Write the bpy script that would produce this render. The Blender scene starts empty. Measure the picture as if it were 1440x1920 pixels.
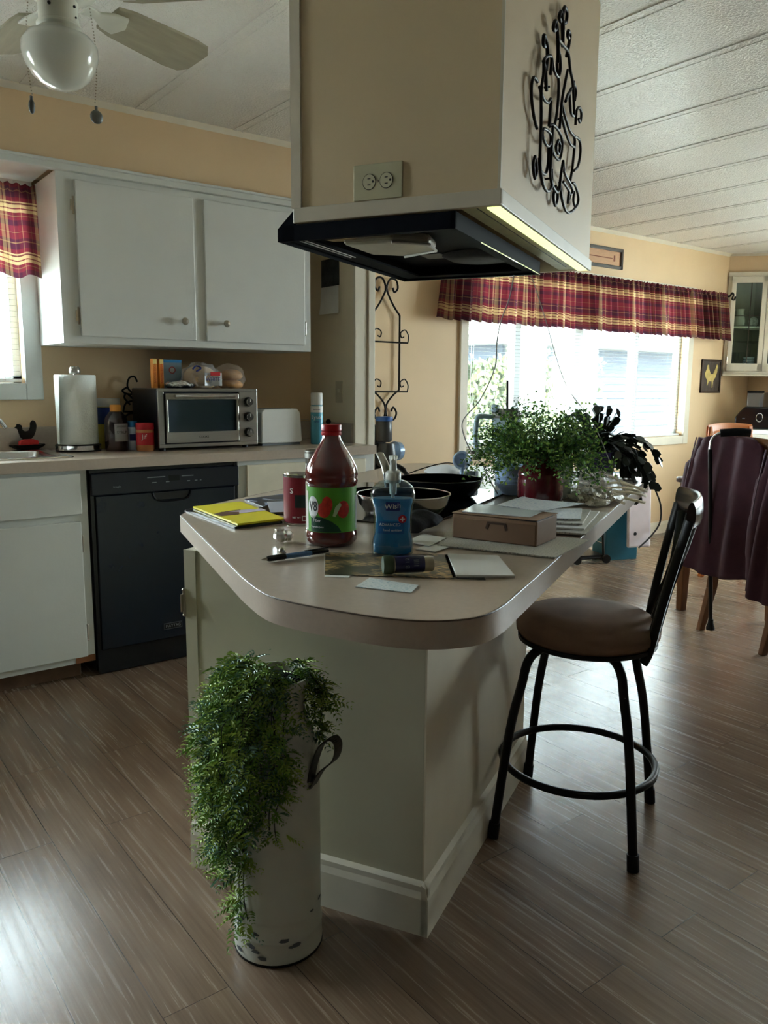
import bpy, bmesh, math, random
from math import sin, cos, pi, radians, sqrt, atan2
from mathutils import Vector, Matrix, noise
C = bpy.context.scene.collection
random.seed(7)

# ------------------------------------------------------------------ camera, world, exposure
H = 1.23
F_PX, YAW, PITCH, ROLL = 1500.0, radians(37.4), radians(-8.9), radians(0.38)
fw = Vector((sin(YAW)*cos(PITCH), cos(YAW)*cos(PITCH), sin(PITCH)))
rt = Vector((cos(YAW), -sin(YAW), 0)); up = rt.cross(fw)
rt, up = (cos(ROLL)*rt + sin(ROLL)*up), (-sin(ROLL)*rt + cos(ROLL)*up)
cam = bpy.data.cameras.new('camera'); camo = bpy.data.objects.new('camera', cam); C.objects.link(camo)
camo.matrix_world = Matrix.Translation((0, 0, H)) @ Matrix((rt, up, -fw)).transposed().to_4x4()
cam.sensor_fit = 'VERTICAL'; cam.sensor_height = 36.0; cam.lens = 36.0*F_PX/1920.0; cam.clip_start = 0.02; cam.clip_end = 200
bpy.context.scene.camera = camo
vs = bpy.context.scene.view_settings
vs.view_transform = 'Standard'; vs.look = 'None'; vs.gamma = 1.0; vs.use_curve_mapping = False
vs.exposure = 2.58

world = bpy.data.worlds.new('world'); bpy.context.scene.world = world; world.use_nodes = True
wn = world.node_tree.nodes; wl = world.node_tree.links
bg = wn['Background']; bg.inputs[0].default_value = (0.94, 0.945, 1.05, 1); bg.inputs[1].default_value = 10.0
sunl = bpy.data.lights.new('sun', 'SUN'); sunl.energy = 3.5; sunl.angle = radians(1.5); sunl.color = (1.0, 0.95, 0.86)
suno = bpy.data.objects.new('sun', sunl); suno.rotation_euler = (radians(48), 0, radians(22)); C.objects.link(suno)   # comes over the roof from behind the camera side
YW, CEIL = 3.95, 2.40           # exterior wall plane, ceiling height
XR = 7.28                       # right wall
XL, YB = -2.6, -4.6             # left wall, wall behind the camera

def area(name, loc, rot, sx, sy, power, col=(1, 1, 1), portal=False):
    l = bpy.data.lights.new(name, 'AREA'); l.shape = 'RECTANGLE'; l.size = sx; l.size_y = sy; l.energy = power; l.color = col
    if portal: l.cycles.is_portal = True
    o = bpy.data.objects.new(name, l); o.location = loc; o.rotation_euler = rot; C.objects.link(o); return o
# portals: they emit nothing, they only help the renderer find the sky through the openings
area('portal_dining', (4.975, YW+0.16, 1.40), (radians(90), 0, radians(180)), 2.66, 1.22, 1, portal=True).rotation_euler = (radians(-90), 0, 0)
area('portal_kitchen', (0.40, YW+0.16, 1.60), (radians(-90), 0, 0), 1.2, 0.92, 1, portal=True)
area('portal_added_window', (-1.15, YW+0.16, 1.65), (radians(-90), 0, 0), 0.8, 0.82, 1, portal=True)
area('portal_right', (XR+0.16, 1.70, 1.525), (0, radians(90), 0), 1.15, 1.4, 1, portal=True)

# ------------------------------------------------------------------ helpers
def srgb(r, g, b):
    f = lambda c: (c/255/12.92) if c/255 <= 0.04045 else ((c/255+0.055)/1.055)**2.4
    return (f(r), f(g), f(b), 1)
def mat(name, col, rough=0.5, metal=0.0, var=0.06, scale=12.0, bump=0.0, bscale=60.0, spec=0.5, trans=0.0, ior=1.45, alpha=1.0, emit=None, estr=0.0, coat=0.0, stretch=None, sss=0.0):
    m = bpy.data.materials.new(name); m.use_nodes = True; nt = m.node_tree; N = nt.nodes; L = nt.links
    b = N['Principled BSDF']; c = srgb(*col)
    b.inputs['Roughness'].default_value = rough; b.inputs['Metallic'].default_value = metal
    b.inputs['Specular IOR Level'].default_value = spec; b.inputs['IOR'].default_value = ior
    b.inputs['Transmission Weight'].default_value = trans; b.inputs['Alpha'].default_value = alpha
    b.inputs['Coat Weight'].default_value = coat
    tc = N.new('ShaderNodeTexCoord'); mp = N.new('ShaderNodeMapping'); L.new(tc.outputs['Object'], mp.inputs[0])
    if stretch: mp.inputs['Scale'].default_value = stretch
    if var:
        n = N.new('ShaderNodeTexNoise'); n.inputs['Scale'].default_value = scale; n.inputs['Detail'].default_value = 4
        L.new(mp.outputs[0], n.inputs['Vector'])
        r = N.new('ShaderNodeValToRGB'); r.color_ramp.elements[0].position = 0.3; r.color_ramp.elements[1].position = 0.7
        r.color_ramp.elements[0].color = tuple(x*(1-var) for x in c[:3])+(1,); r.color_ramp.elements[1].color = tuple(min(1, x*(1+var)) for x in c[:3])+(1,)
        L.new(n.outputs['Fac'], r.inputs[0]); L.new(r.outputs[0], b.inputs['Base Color'])
    else: b.inputs['Base Color'].default_value = c
    if bump:
        n2 = N.new('ShaderNodeTexNoise'); n2.inputs['Scale'].default_value = bscale; n2.inputs['Detail'].default_value = 3
        L.new(mp.outputs[0], n2.inputs['Vector'])
        bp = N.new('ShaderNodeBump'); bp.inputs['Strength'].default_value = bump; bp.inputs['Distance'].default_value = 0.01
        L.new(n2.outputs['Fac'], bp.inputs['Height']); L.new(bp.outputs[0], b.inputs['Normal'])
    if emit:
        b.inputs['Emission Color'].default_value = srgb(*emit); b.inputs['Emission Strength'].default_value = estr
    return m
def translucent(m, w=0.4, col=None):
    nt = m.node_tree; N = nt.nodes; L = nt.links; b = N['Principled BSDF']; out = N['Material Output']
    t = N.new('ShaderNodeBsdfTranslucent'); mx = N.new('ShaderNodeMixShader'); mx.inputs[0].default_value = w
    src = b.inputs['Base Color']
    if col: t.inputs[0].default_value = srgb(*col)
    elif src.links: L.new(src.links[0].from_socket, t.inputs[0])
    L.new(b.outputs[0], mx.inputs[1]); L.new(t.outputs[0], mx.inputs[2]); L.new(mx.outputs[0], out.inputs[0]); return m
def thin_glass(name, tint=(235, 245, 242), refl=0.08):
    m = bpy.data.materials.new(name); m.use_nodes = True; N = m.node_tree.nodes; L = m.node_tree.links; N.remove(N['Principled BSDF'])
    t = N.new('ShaderNodeBsdfTransparent'); t.inputs[0].default_value = srgb(*tint); g = N.new('ShaderNodeBsdfGlossy'); g.inputs['Roughness'].default_value = 0.03
    lw = N.new('ShaderNodeLayerWeight'); lw.inputs[0].default_value = 0.5; pw = N.new('ShaderNodeMath'); pw.operation = 'POWER'; pw.inputs[1].default_value = 4.0; L.new(lw.outputs['Facing'], pw.inputs[0])
    ma = N.new('ShaderNodeMath'); ma.operation = 'MULTIPLY_ADD'; ma.inputs[1].default_value = 0.8; ma.inputs[2].default_value = refl*0.5; L.new(pw.outputs[0], ma.inputs[0])
    mx = N.new('ShaderNodeMixShader'); L.new(ma.outputs[0], mx.inputs[0]); L.new(t.outputs[0], mx.inputs[1]); L.new(g.outputs[0], mx.inputs[2])
    L.new(mx.outputs[0], N['Material Output'].inputs[0]); return m

def film(name, tint, w):
    m = bpy.data.materials.new(name); m.use_nodes = True; N = m.node_tree.nodes; L_ = m.node_tree.links; b = N['Principled BSDF']; b.inputs['Base Color'].default_value = srgb(*tint); b.inputs['Roughness'].default_value = 0.2; b.inputs['Specular IOR Level'].default_value = 0.9
    n = N.new('ShaderNodeTexNoise'); n.inputs['Scale'].default_value = 60; n.inputs['Distortion'].default_value = 2; tc = N.new('ShaderNodeTexCoord'); L_.new(tc.outputs['Object'], n.inputs['Vector'])
    bp = N.new('ShaderNodeBump'); bp.inputs['Strength'].default_value = 0.9; bp.inputs['Distance'].default_value = 0.01; L_.new(n.outputs['Fac'], bp.inputs['Height']); L_.new(bp.outputs[0], b.inputs['Normal'])
    t_ = N.new('ShaderNodeBsdfTransparent'); mx = N.new('ShaderNodeMixShader'); mx.inputs[0].default_value = w; L_.new(t_.outputs[0], mx.inputs[1]); L_.new(b.outputs[0], mx.inputs[2]); L_.new(mx.outputs[0], N['Material Output'].inputs[0]); return m

class MB:
    def __init__(s): s.v = []; s.f = []; s.m = []; s.uv = None
    def add(s, vs, fs, mi=0):
        o = len(s.v); s.v += [tuple(p) for p in vs]; s.f += [tuple(i+o for i in f) for f in fs]; s.m += [mi]*len(fs); return s
    def box(s, x0, x1, y0, y1, z0, z1, mi=0):
        x0, x1 = sorted((x0, x1)); y0, y1 = sorted((y0, y1)); z0, z1 = sorted((z0, z1))
        v = [(x, y, z) for z in (z0, z1) for y in (y0, y1) for x in (x0, x1)]
        return s.add(v, [(0,2,3,1),(4,5,7,6),(0,1,5,4),(2,6,7,3),(0,4,6,2),(1,3,7,5)], mi)
    def obox(s, c, ax, ay, az, mi=0):   # oriented box: centre, half vectors
        c, ax, ay, az = map(Vector, (c, ax, ay, az))
        v = [c+ax*a+ay*b+az*d for d in (-1, 1) for b in (-1, 1) for a in (-1, 1)]
        return s.add(v, [(0,2,3,1),(4,5,7,6),(0,1,5,4),(2,6,7,3),(0,4,6,2),(1,3,7,5)], mi)
    def lathe(s, prof, n=32, c=(0, 0, 0), mi=0, ax='z', a0=0.0, a1=2*pi):
        full = abs(a1-a0-2*pi) < 1e-6; k = n if full else n+1; v = []
        for r, z in prof:
            for i in range(k):
                a = a0+(a1-a0)*i/n; p = (r*cos(a), r*sin(a), z)
                if ax == 'x': p = (z, r*cos(a), r*sin(a))
                if ax == 'y': p = (r*cos(a), z, r*sin(a))
                v.append((p[0]+c[0], p[1]+c[1], p[2]+c[2]))
        f = []
        for j in range(len(prof)-1):
            for i in range(n if full else n):
                i2 = (i+1) % k if full else i+1
                f.append((j*k+i, j*k+i2, (j+1)*k+i2, (j+1)*k+i))
        if full:
            if prof[0][0] > 1e-5: f.append(tuple(range(k))[::-1])
            if prof[-1][0] > 1e-5: f.append(tuple((len(prof)-1)*k+i for i in range(k)))
        return s.add(v, f, mi)
    def cyl(s, c, r, h, n=24, mi=0, ax='z', r2=None): return s.lathe([(r, 0), (r if r2 is None else r2, h)], n, c, mi, ax)
    def sphere(s, c, r, n=16, mi=0, sc=(1, 1, 1)):
        v = []; f = []; m = n//2
        for j in range(m+1):
            t = pi*j/m
            for i in range(n): a = 2*pi*i/n; v.append((c[0]+r*sc[0]*sin(t)*cos(a), c[1]+r*sc[1]*sin(t)*sin(a), c[2]+r*sc[2]*cos(t)))
        for j in range(m):
            for i in range(n): f.append((j*n+i, (j+1)*n+i, (j+1)*n+(i+1) % n, j*n+(i+1) % n))
        return s.add(v, f, mi)
    def tube(s, pts, r, n=8, mi=0, cap=True, smooth=0, closed=False, flat=1.0):
        pts = [Vector(p) for p in pts]
        if smooth: pts = spline(pts, smooth, closed)
        m = len(pts); rs = r if isinstance(r, (list, tuple)) else [r]*m
        if len(rs) != m: rs = [rs[min(len(rs)-1, int(i*len(rs)/m))] for i in range(m)]
        v = []; ref = None
        for i, p in enumerate(pts):
            t = (pts[(i+1) % m]-pts[i-1]) if closed else (pts[min(i+1, m-1)]-pts[max(i-1, 0)])
            t = t.normalized() if t.length > 1e-9 else Vector((0, 0, 1))
            if ref is None: ref = t.orthogonal().normalized() if abs(t.z) > 0.9 else t.cross(Vector((0, 0, 1))).normalized()
            ref = (ref-t*ref.dot(t)); ref = ref.normalized() if ref.length > 1e-6 else t.orthogonal().normalized()
            b = t.cross(ref)
            for k in range(n): a = 2*pi*k/n; v.append(p+(ref*cos(a)+b*sin(a)*flat)*rs[i])
        f = []
        for i in range(m if closed else m-1):
            j = (i+1) % m
            for k in range(n): f.append((i*n+k, i*n+(k+1) % n, j*n+(k+1) % n, j*n+k))
        if cap and not closed: f.append(tuple(range(n))[::-1]); f.append(tuple((m-1)*n+k for k in range(n)))
        return s.add(v, f, mi)
    def prism(s, poly, h0, h1, ax='z', mi=0):  # extrude polygon; ax z: (x,y); ax y: (x,z); ax x: (y,z)
        def P(a, b, h): return {'z': (a, b, h), 'y': (a, h, b), 'x': (h, a, b)}[ax]
        n = len(poly); v = [P(a, b, h0) for a, b in poly]+[P(a, b, h1) for a, b in poly]
        return s.add(v, [tuple(range(n))[::-1], tuple(range(n, 2*n))]+[(i, (i+1) % n, n+(i+1) % n, n+i) for i in range(n)], mi)
    def grid(s, nu, nv, fn, mi=0, closed_u=False):
        v = [fn(i/nu, j/nv) for j in range(nv+1) for i in range(nu+1)]; w = nu+1
        return s.add(v, [(j*w+i, j*w+i+1, (j+1)*w+i+1, (j+1)*w+i) for j in range(nv) for i in range(nu)], mi)
    def mesh(s, name):
        me = bpy.data.meshes.new(name); me.from_pydata(s.v, [], s.f)
        for p, i in zip(me.polygons, s.m): p.material_index = i
        me.update(); bm = bmesh.new(); bm.from_mesh(me); bmesh.ops.recalc_face_normals(bm, faces=bm.faces); bm.to_mesh(me); bm.free(); return me
def spline(pts, k, closed=False):
    out = []; m = len(pts)
    for i in range(m if closed else m-1):
        p0, p1, p2, p3 = (pts[(i-1) % m], pts[i], pts[(i+1) % m], pts[(i+2) % m]) if closed else (pts[max(i-1, 0)], pts[i], pts[i+1], pts[min(i+2, m-1)])
        for j in range(k):
            t = j/k; out.append(0.5*((2*p1)+(-p0+p2)*t+(2*p0-5*p1+4*p2-p3)*t*t+(-p0+3*p1-3*p2+p3)*t**3))
    if not closed: out.append(pts[-1])
    return out
def obj(name, mb, mats, parent=None, bevel=0, smooth=False, seg=2, solid=0, subsurf=0, loc=None, rot=None, angle=40):
    me = mb.mesh(name) if isinstance(mb, MB) else mb
    o = bpy.data.objects.new(name, me); C.objects.link(o)
    for m in (mats if isinstance(mats, (list, tuple)) else [mats]): me.materials.append(m)
    if parent: o.parent = parent
    if loc is not None: o.location = loc
    if rot is not None: o.rotation_euler = rot
    if smooth:
        for p in me.polygons: p.use_smooth = True
        try: me.set_sharp_from_angle(angle=radians(angle))
        except Exception: pass
    if solid: md = o.modifiers.new('solid', 'SOLIDIFY'); md.thickness = solid; md.offset = 0
    if subsurf: md = o.modifiers.new('sub', 'SUBSURF'); md.levels = subsurf; md.render_levels = subsurf
    if bevel:
        md = o.modifiers.new('bevel', 'BEVEL'); md.width = bevel; md.segments = seg; md.limit_method = 'ANGLE'; md.angle_limit = radians(35)
    return o
def tag(o, label, cat, group=None):
    o['label'] = label; o['category'] = cat
    if group: o['group'] = group
    return o
def thing(name, label, cat, loc=(0, 0, 0), rotz=0.0, group=None, rot=None):
    o = bpy.data.objects.new(name, None); o.empty_display_size = 0.05; C.objects.link(o); o.location = loc; o.rotation_euler = rot or (0, 0, rotz)
    return tag(o, label, cat, group)
def struct(name, mb, mats, parent=None, **k):
    o = obj(name, mb, mats, parent, **k)
    if not parent: o['kind'] = 'structure'
    return o
def text_mb(s, size, depth=0.0006, cx=True, squash=1.0):
    cu = bpy.data.curves.new('t', 'FONT'); cu.body = s; cu.size = size; cu.extrude = depth/2; cu.resolution_u = 3
    cu.align_x = 'CENTER' if cx else 'LEFT'; cu.align_y = 'CENTER'
    o = bpy.data.objects.new('t', cu); C.objects.link(o); bpy.context.view_layer.update()
    me = o.to_mesh(); mb = MB(); mb.add([(v.co.x*squash, v.co.y, v.co.z) for v in me.vertices], [tuple(p.vertices) for p in me.polygons])
    o.to_mesh_clear(); bpy.data.objects.remove(o); bpy.data.curves.remove(cu); return mb
def place(mb, fn):
    mb.v = [tuple(fn(*p)) for p in mb.v]; return mb
def wrap(mb, r, a0, z0):   # flat text (x,y) -> cylinder around z, centre angle a0
    return place(mb, lambda x, y, z: ((r+z)*cos(a0+x/r), (r+z)*sin(a0+x/r), z0+y))
# island frame
PHI = radians(28.3); O = Vector((1.082, 1.262, 0)); IV = Vector((cos(PHI), sin(PHI), 0)); JV = Vector((-sin(PHI), cos(PHI), 0))
def IJ(i, j, z=0.0): return O+IV*i+JV*j+Vector((0, 0, z))
ZT = 0.88    # island worktop height
ZC = 0.93    # kitchen worktop height

# ------------------------------------------------------------------ shared materials
M_wall = mat('cream_wall_paint', (224, 195, 156), 0.6, var=0.03, scale=3, bump=0.05, bscale=220)
M_trim = mat('off_white_trim', (226, 218, 200), 0.45, var=0.03, bump=0.03)
M_white = mat('white_cabinet_paint', (214, 216, 212), 0.42, var=0.03, scale=4, bump=0.04, bscale=90)
M_grey = mat('pale_grey_paint', (196, 192, 178), 0.5, var=0.03)
M_lam = mat('beige_laminate', (176, 160, 143), 0.3, var=0.05, scale=90, bump=0.01)
M_lam_edge = mat('beige_laminate_edge', (186, 170, 155), 0.38, var=0.04, scale=90)
M_black = mat('black_metal', (12, 11, 11), 0.42, metal=0.3, var=0.1)
M_iron = mat('dark_iron', (28, 23, 20), 0.5, metal=0.6, var=0.15)
M_blackgloss = mat('black_gloss_plastic', (11, 14, 20), 0.22, var=0.05)
M_navy = mat('black_blue_enamel', (17, 22, 34), 0.3, var=0.05)
M_chrome = mat('chrome', (215, 215, 215), 0.12, metal=1, var=0.02)
M_steel = mat('brushed_steel', (178, 174, 165), 0.32, metal=1, var=0.05, scale=8, stretch=(1, 1, 40))
M_nickel = mat('satin_nickel', (180, 172, 158), 0.3, metal=1, var=0.03)
M_paper = mat('white_paper', (222, 220, 214), 0.7, var=0.03)
M_ink = mat('black_ink', (22, 22, 26), 0.6, var=0)
M_whiteink = mat('white_ink', (232, 232, 230), 0.5, var=0)
M_redink = mat('red_ink', (190, 30, 34), 0.5, var=0)
M_blueink = mat('blue_ink', (28, 44, 120), 0.5, var=0)
M_greyink = mat('grey_ink', (120, 125, 130), 0.5, var=0)
M_wplastic = mat('white_plastic', (220, 220, 216), 0.35, var=0.02)
M_glass = thin_glass('window_glass')
M_clear = thin_glass('clear_plastic', (246, 250, 250))

# ------------------------------------------------------------------ floor (planks)
def floor_mat():
    m = bpy.data.materials.new('grey_brown_plank_floor'); m.use_nodes = True; N = m.node_tree.nodes; L = m.node_tree.links; b = N['Principled BSDF']
    tc = N.new('ShaderNodeTexCoord'); mp = N.new('ShaderNodeMapping'); mp.inputs['Rotation'].default_value = (0, 0, radians(90)); mp.inputs['Location'].default_value = (0.92, 0.058, 0)
    L.new(tc.outputs['Object'], mp.inputs[0])
    br = N.new('ShaderNodeTexBrick'); br.offset = 0.37; br.offset_frequency = 2
    for k, v in (('Scale', 1), ('Mortar Size', 0.0009), ('Mortar Smooth', 0.1), ('Bias', 0), ('Brick Width', 1.22), ('Row Height', 0.142)): br.inputs[k].default_value = v
    br.inputs['Color1'].default_value = (0.35, 0.35, 0.35, 1); br.inputs['Color2'].default_value = (0.65, 0.65, 0.65, 1); br.inputs['Mortar'].default_value = (0, 0, 0, 1)
    L.new(mp.outputs[0], br.inputs['Vector'])
    m2 = N.new('ShaderNodeMapping'); m2.inputs['Scale'].default_value = (95, 2.6, 1); L.new(tc.outputs['Object'], m2.inputs[0])
    off = N.new('ShaderNodeVectorMath'); off.operation = 'MULTIPLY_ADD'; L.new(br.outputs['Color'], off.inputs[0]); off.inputs[1].default_value = (9, 17, 5); L.new(m2.outputs[0], off.inputs[2])
    n1 = N.new('ShaderNodeTexNoise'); n1.inputs['Scale'].default_value = 1; n1.inputs['Detail'].default_value = 6; n1.inputs['Roughness'].default_value = 0.65; L.new(off.outputs[0], n1.inputs['Vector'])
    m3 = N.new('ShaderNodeMapping'); m3.inputs['Scale'].default_value = (9, 1.6, 1); L.new(tc.outputs['Object'], m3.inputs[0])
    off2 = N.new('ShaderNodeVectorMath'); off2.operation = 'MULTIPLY_ADD'; L.new(br.outputs['Color'], off2.inputs[0]); off2.inputs[1].default_value = (31, 13, 5); L.new(m3.outputs[0], off2.inputs[2])
    n2 = N.new('ShaderNodeTexNoise'); n2.inputs['Scale'].default_value = 1; n2.inputs['Detail'].default_value = 5; n2.inputs['Distortion'].default_value = 0.6; L.new(off2.outputs[0], n2.inputs['Vector'])
    r1 = N.new('ShaderNodeValToRGB'); e = r1.color_ramp.elements; e[0].position = 0.26; e[0].color = srgb(92, 74, 60); e[1].position = 0.68; e[1].color = srgb(150, 129, 109)
    x = r1.color_ramp.elements.new(0.5); x.color = srgb(130, 107, 88)
    ad = N.new('ShaderNodeMath'); ad.operation = 'MULTIPLY_ADD'; L.new(n1.outputs['Fac'], ad.inputs[0]); ad.inputs[1].default_value = 0.62
    mu = N.new('ShaderNodeMath'); mu.operation = 'MULTIPLY'; L.new(n2.outputs['Fac'], mu.inputs[0]); mu.inputs[1].default_value = 0.38; L.new(mu.outputs[0], ad.inputs[2])
    L.new(ad.outputs[0], r1.inputs[0])
    sep = N.new('ShaderNodeSeparateColor'); L.new(br.outputs['Color'], sep.inputs[0])
    mr = N.new('ShaderNodeMapRange'); mr.inputs[1].default_value = 0.3; mr.inputs[2].default_value = 0.7; mr.inputs[3].default_value = 0.95; mr.inputs[4].default_value = 1.05; L.new(sep.outputs[0], mr.inputs[0])
    mm = N.new('ShaderNodeMix'); mm.data_type = 'RGBA'; mm.blend_type = 'MULTIPLY'; mm.inputs['Factor'].default_value = 1; L.new(r1.outputs[0], mm.inputs[6]); L.new(mr.outputs[0], mm.inputs[7])
    mo = N.new('ShaderNodeMix'); mo.data_type = 'RGBA'; L.new(br.outputs['Fac'], mo.inputs['Factor']); L.new(mm.outputs[2], mo.inputs[6]); mo.inputs[7].default_value = srgb(60, 48, 42)
    L.new(mo.outputs[2], b.inputs['Base Color'])
    rr = N.new('ShaderNodeMapRange'); rr.inputs[3].default_value = 0.15; rr.inputs[4].default_value = 0.36; L.new(n1.outputs['Fac'], rr.inputs[0]); L.new(rr.outputs[0], b.inputs['Roughness'])
    bp = N.new('ShaderNodeBump'); bp.inputs['Strength'].default_value = 0.08; bp.inputs['Distance'].default_value = 0.003; L.new(n1.outputs['Fac'], bp.inputs['Height']); L.new(bp.outputs[0], b.inputs['Normal'])
    b.inputs['Specular IOR Level'].default_value = 0.8
    return m
struct('floor', MB().box(XL, XR, YB, YW, -0.1, 0), floor_mat())

# ------------------------------------------------------------------ ceiling with stipple and battens
def ceil_mat():
    m = bpy.data.materials.new('stippled_ceiling_paint'); m.use_nodes = True; N = m.node_tree.nodes; L = m.node_tree.links; b = N['Principled BSDF']
    b.inputs['Base Color'].default_value = srgb(234, 233, 228); b.inputs['Roughness'].default_value = 0.3; b.inputs['Specular IOR Level'].default_value = 0.55
    tc = N.new('ShaderNodeTexCoord'); v = N.new('ShaderNodeTexNoise'); v.inputs['Scale'].default_value = 100; v.inputs['Detail'].default_value = 2
    L.new(tc.outputs['Object'], v.inputs['Vector']); r = N.new('ShaderNodeValToRGB'); r.color_ramp.elements[0].position = 0.46; r.color_ramp.elements[1].position = 0.6; L.new(v.outputs['Fac'], r.inputs[0])
    bp = N.new('ShaderNodeBump'); bp.inputs['Strength'].default_value = 0.7; bp.inputs['Distance'].default_value = 0.004; L.new(r.outputs[0], bp.inputs['Height']); L.new(bp.outputs[0], b.inputs['Normal'])
    return m
cb = MB().box(XL, XR, YB, YW, CEIL, CEIL+0.1)
for k in range(-6, 13):
    x = 1.385+0.4625*k
    if XL < x-0.03 and x+0.03 < XR:
        for s in (-0.021, 0.021): cb.box(x+s-0.005, x+s+0.005, YB, YW, CEIL-0.0028, CEIL+0.001)
        cb.box(x-0.02, x+0.02, YB, YW, CEIL-0.0012, CEIL+0.001)
struct('ceiling', cb, ceil_mat())

# ------------------------------------------------------------------ walls
def wall_y(x0, x1, holes, ya, yb, z1=CEIL):      # wall in an X-Z plane with rectangular holes (xa, xb, za, zb) sorted by x
    m = MB(); x = x0
    for xa, xb, za, zb in holes:
        m.box(x, xa, ya, yb, 0, z1); m.box(xa, xb, ya, yb, 0, za); m.box(xa, xb, ya, yb, zb, z1); x = xb
    m.box(x, x1, ya, yb, 0, z1); return m
W1 = (3.70, 6.25, 0.83, 2.00)     # dining window opening
W2 = (-0.20, 0.945, 1.235, 2.06)   # kitchen window opening
W5 = (-1.55, -0.75, 1.235, 2.06)  # added opening out of view, brightens the partition and kitchen cabinets
struct('wall_back', wall_y(XL, XR, [W5, W2, W1], YW, YW+0.12), M_wall)
m = MB()   # right wall with an opening out of the frame
m.box(XR, XR+0.12, YB, 1.0, 0, CEIL); m.box(XR, XR+0.12, 2.4, YW+0.12, 0, CEIL); m.box(XR, XR+0.12, 1.0, 2.4, 0, 0.95); m.box(XR, XR+0.12, 1.0, 2.4, 2.1, CEIL)
struct('wall_right', m, M_wall)
M_dim_wall = mat('dark_unseen_wall', (74, 68, 62), 0.6, var=0.15, scale=4, stretch=(6, 6, 1))  # unseen walls made dark so little light bounces onto the near faces
m = MB().box(XL-0.12, XL, YB, YW+0.12, 0, CEIL)
struct('wall_left', m, M_dim_wall)
struct('wall_front', MB().box(XL-0.12, XR+0.12, YB-0.12, YB, 0, CEIL), M_dim_wall)
# partition stub between kitchen and dining room
XS = 2.485
struct('wall_partition', MB().box(XS, XS+0.11, 3.515, YW, 0, CEIL), mat('partition_paint', (232, 220, 194), 0.55, var=0.03, scale=3))
m = MB().box(XS-0.008, XS+0.07, 3.50, 3.516, 0, CEIL-0.005).box(XS+0.075, XS+0.118, 3.492, 3.516, 0, CEIL-0.005)
struct('trim_1', m, M_trim, bevel=0.003)
# soffit over the kitchen wall cabinets, with its moulding
struct('wall_soffit', MB().box(XL, XS, 3.57, YW, 2.135, CEIL), M_wall)
m = MB().box(XL, XS, 3.545, 3.585, 2.10, 2.137).box(XL, XS, 3.535, 3.57, 2.125, 2.137).box(XL, 1.02, 3.585, YW, 2.118, 2.137)
struct('trim_2', m, M_white, bevel=0.003)
# cove mouldings
struct('trim_3', MB().prism([(3.57, CEIL-0.022), (3.57, CEIL), (3.548, CEIL)], XL, XS, 'x'), M_trim)
struct('trim_4', MB().prism([(YW, CEIL-0.025), (YW, CEIL), (YW-0.022, CEIL)], XS+0.11, 6.83, 'x'), M_trim)
# baseboard of the dining wall
m = MB().prism([(YW, 0), (YW, 0.10), (YW-0.008, 0.10), (YW-0.014, 0.075), (YW-0.014, 0)], XS+0.11, XR, 'x')
struct('baseboard_back', m, M_trim)
# diagonal bulkhead over the corner china cabinet
CA, CB = Vector((6.82, YW, 0)), Vector((XR, 3.49, 0)); CD = (CB-CA).normalized(); CN = Vector((-CD.y, CD.x, 0))  # CN points to the corner or room
if CN.dot(Vector((-1, -1, 0))) < 0: CN = -CN
struct('wall_corner', MB().prism([(CA.x, CA.y), (CB.x, CB.y), (XR, YW)], 2.235, CEIL), M_wall)
struct('trim_5', MB().obox((CA+CB)/2+CN*0.008+Vector((0, 0, 2.225)), CD*0.325, CN*0.012, (0, 0, 0.018)), M_trim, bevel=0.003)
struct('trim_6', MB().obox((CA+CB)/2+CN*0.006+Vector((0, 0, CEIL-0.01)), CD*0.32, CN*0.006, (0, 0, 0.01)), M_trim)

# ------------------------------------------------------------------ windows
M_vinyl = mat('white_window_vinyl', (228, 232, 230), 0.4, var=0.02)
def window(n, W, mull, tw=0.07, casing=M_trim):
    xa, xb, za, zb = W
    fr = MB()   # casing on the wall, reveals
    for x0, x1, z0, z1 in ((xa-tw, xa, za-tw, zb+tw), (xb, xb+tw, za-tw, zb+tw), (xa, xb, za-tw, za), (xa, xb, zb, zb+tw)): fr.box(x0, x1, YW-0.018, YW+0.001, z0, z1)
    w = struct('window_%d' % n, fr, casing, bevel=0.004)
    s = MB()
    t = 0.035
    for x0, x1, z0, z1 in ((xa, xa+t, za, zb), (xb-t, xb, za, zb), (xa, xb, za, za+t), (xa, xb, zb-t, zb)): s.box(x0, x1, YW+0.06, YW+0.11, z0, z1)
    for c, hw in mull: s.box(c-hw, c+hw, YW+0.055, YW+0.115, za, zb)
    obj('sash_frame', s, M_vinyl, w)
    obj('glass_pane', MB().box(xa+t, xb-t, YW+0.083, YW+0.086, za+t, zb-t), M_glass, w)
    return w
window(1, W1, [(4.24, 0.03), (4.90, 0.05), (5.62, 0.03)])
window(2, W2, [(0.37, 0.025)], 0.075, M_white)
w3 = MB()
for y0, y1, z0, z1 in ((0.93, 1.0, 0.89, 2.17), (2.4, 2.47, 0.89, 2.17), (1.0, 2.4, 0.89, 0.95), (1.0, 2.4, 2.1, 2.17), (1.66, 1.74, 0.95, 2.1)): w3.box(XR-0.018, XR+0.001 if y0 != 1.66 else XR+0.05, y0, y1, z0, z1)
w5 = MB()
for x0, x1, z0, z1 in ((-1.62, -1.55, 1.165, 2.11), (-0.75, -0.68, 1.165, 2.11), (-1.55, -0.75, 1.165, 1.235), (-1.55, -0.75, 2.06, 2.11)): w5.box(x0, x1, YW-0.018, YW+0.001, z0, z1)
w5o = struct('window_4', w5, M_trim)  # unseen window without a blind, put in for extra kitchen daylight
obj('glass_pane', MB().box(-1.55, -0.75, YW+0.06, YW+0.063, 1.235, 2.06), M_glass, w5o)
w3o = struct('window_3', w3, M_trim)
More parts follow.
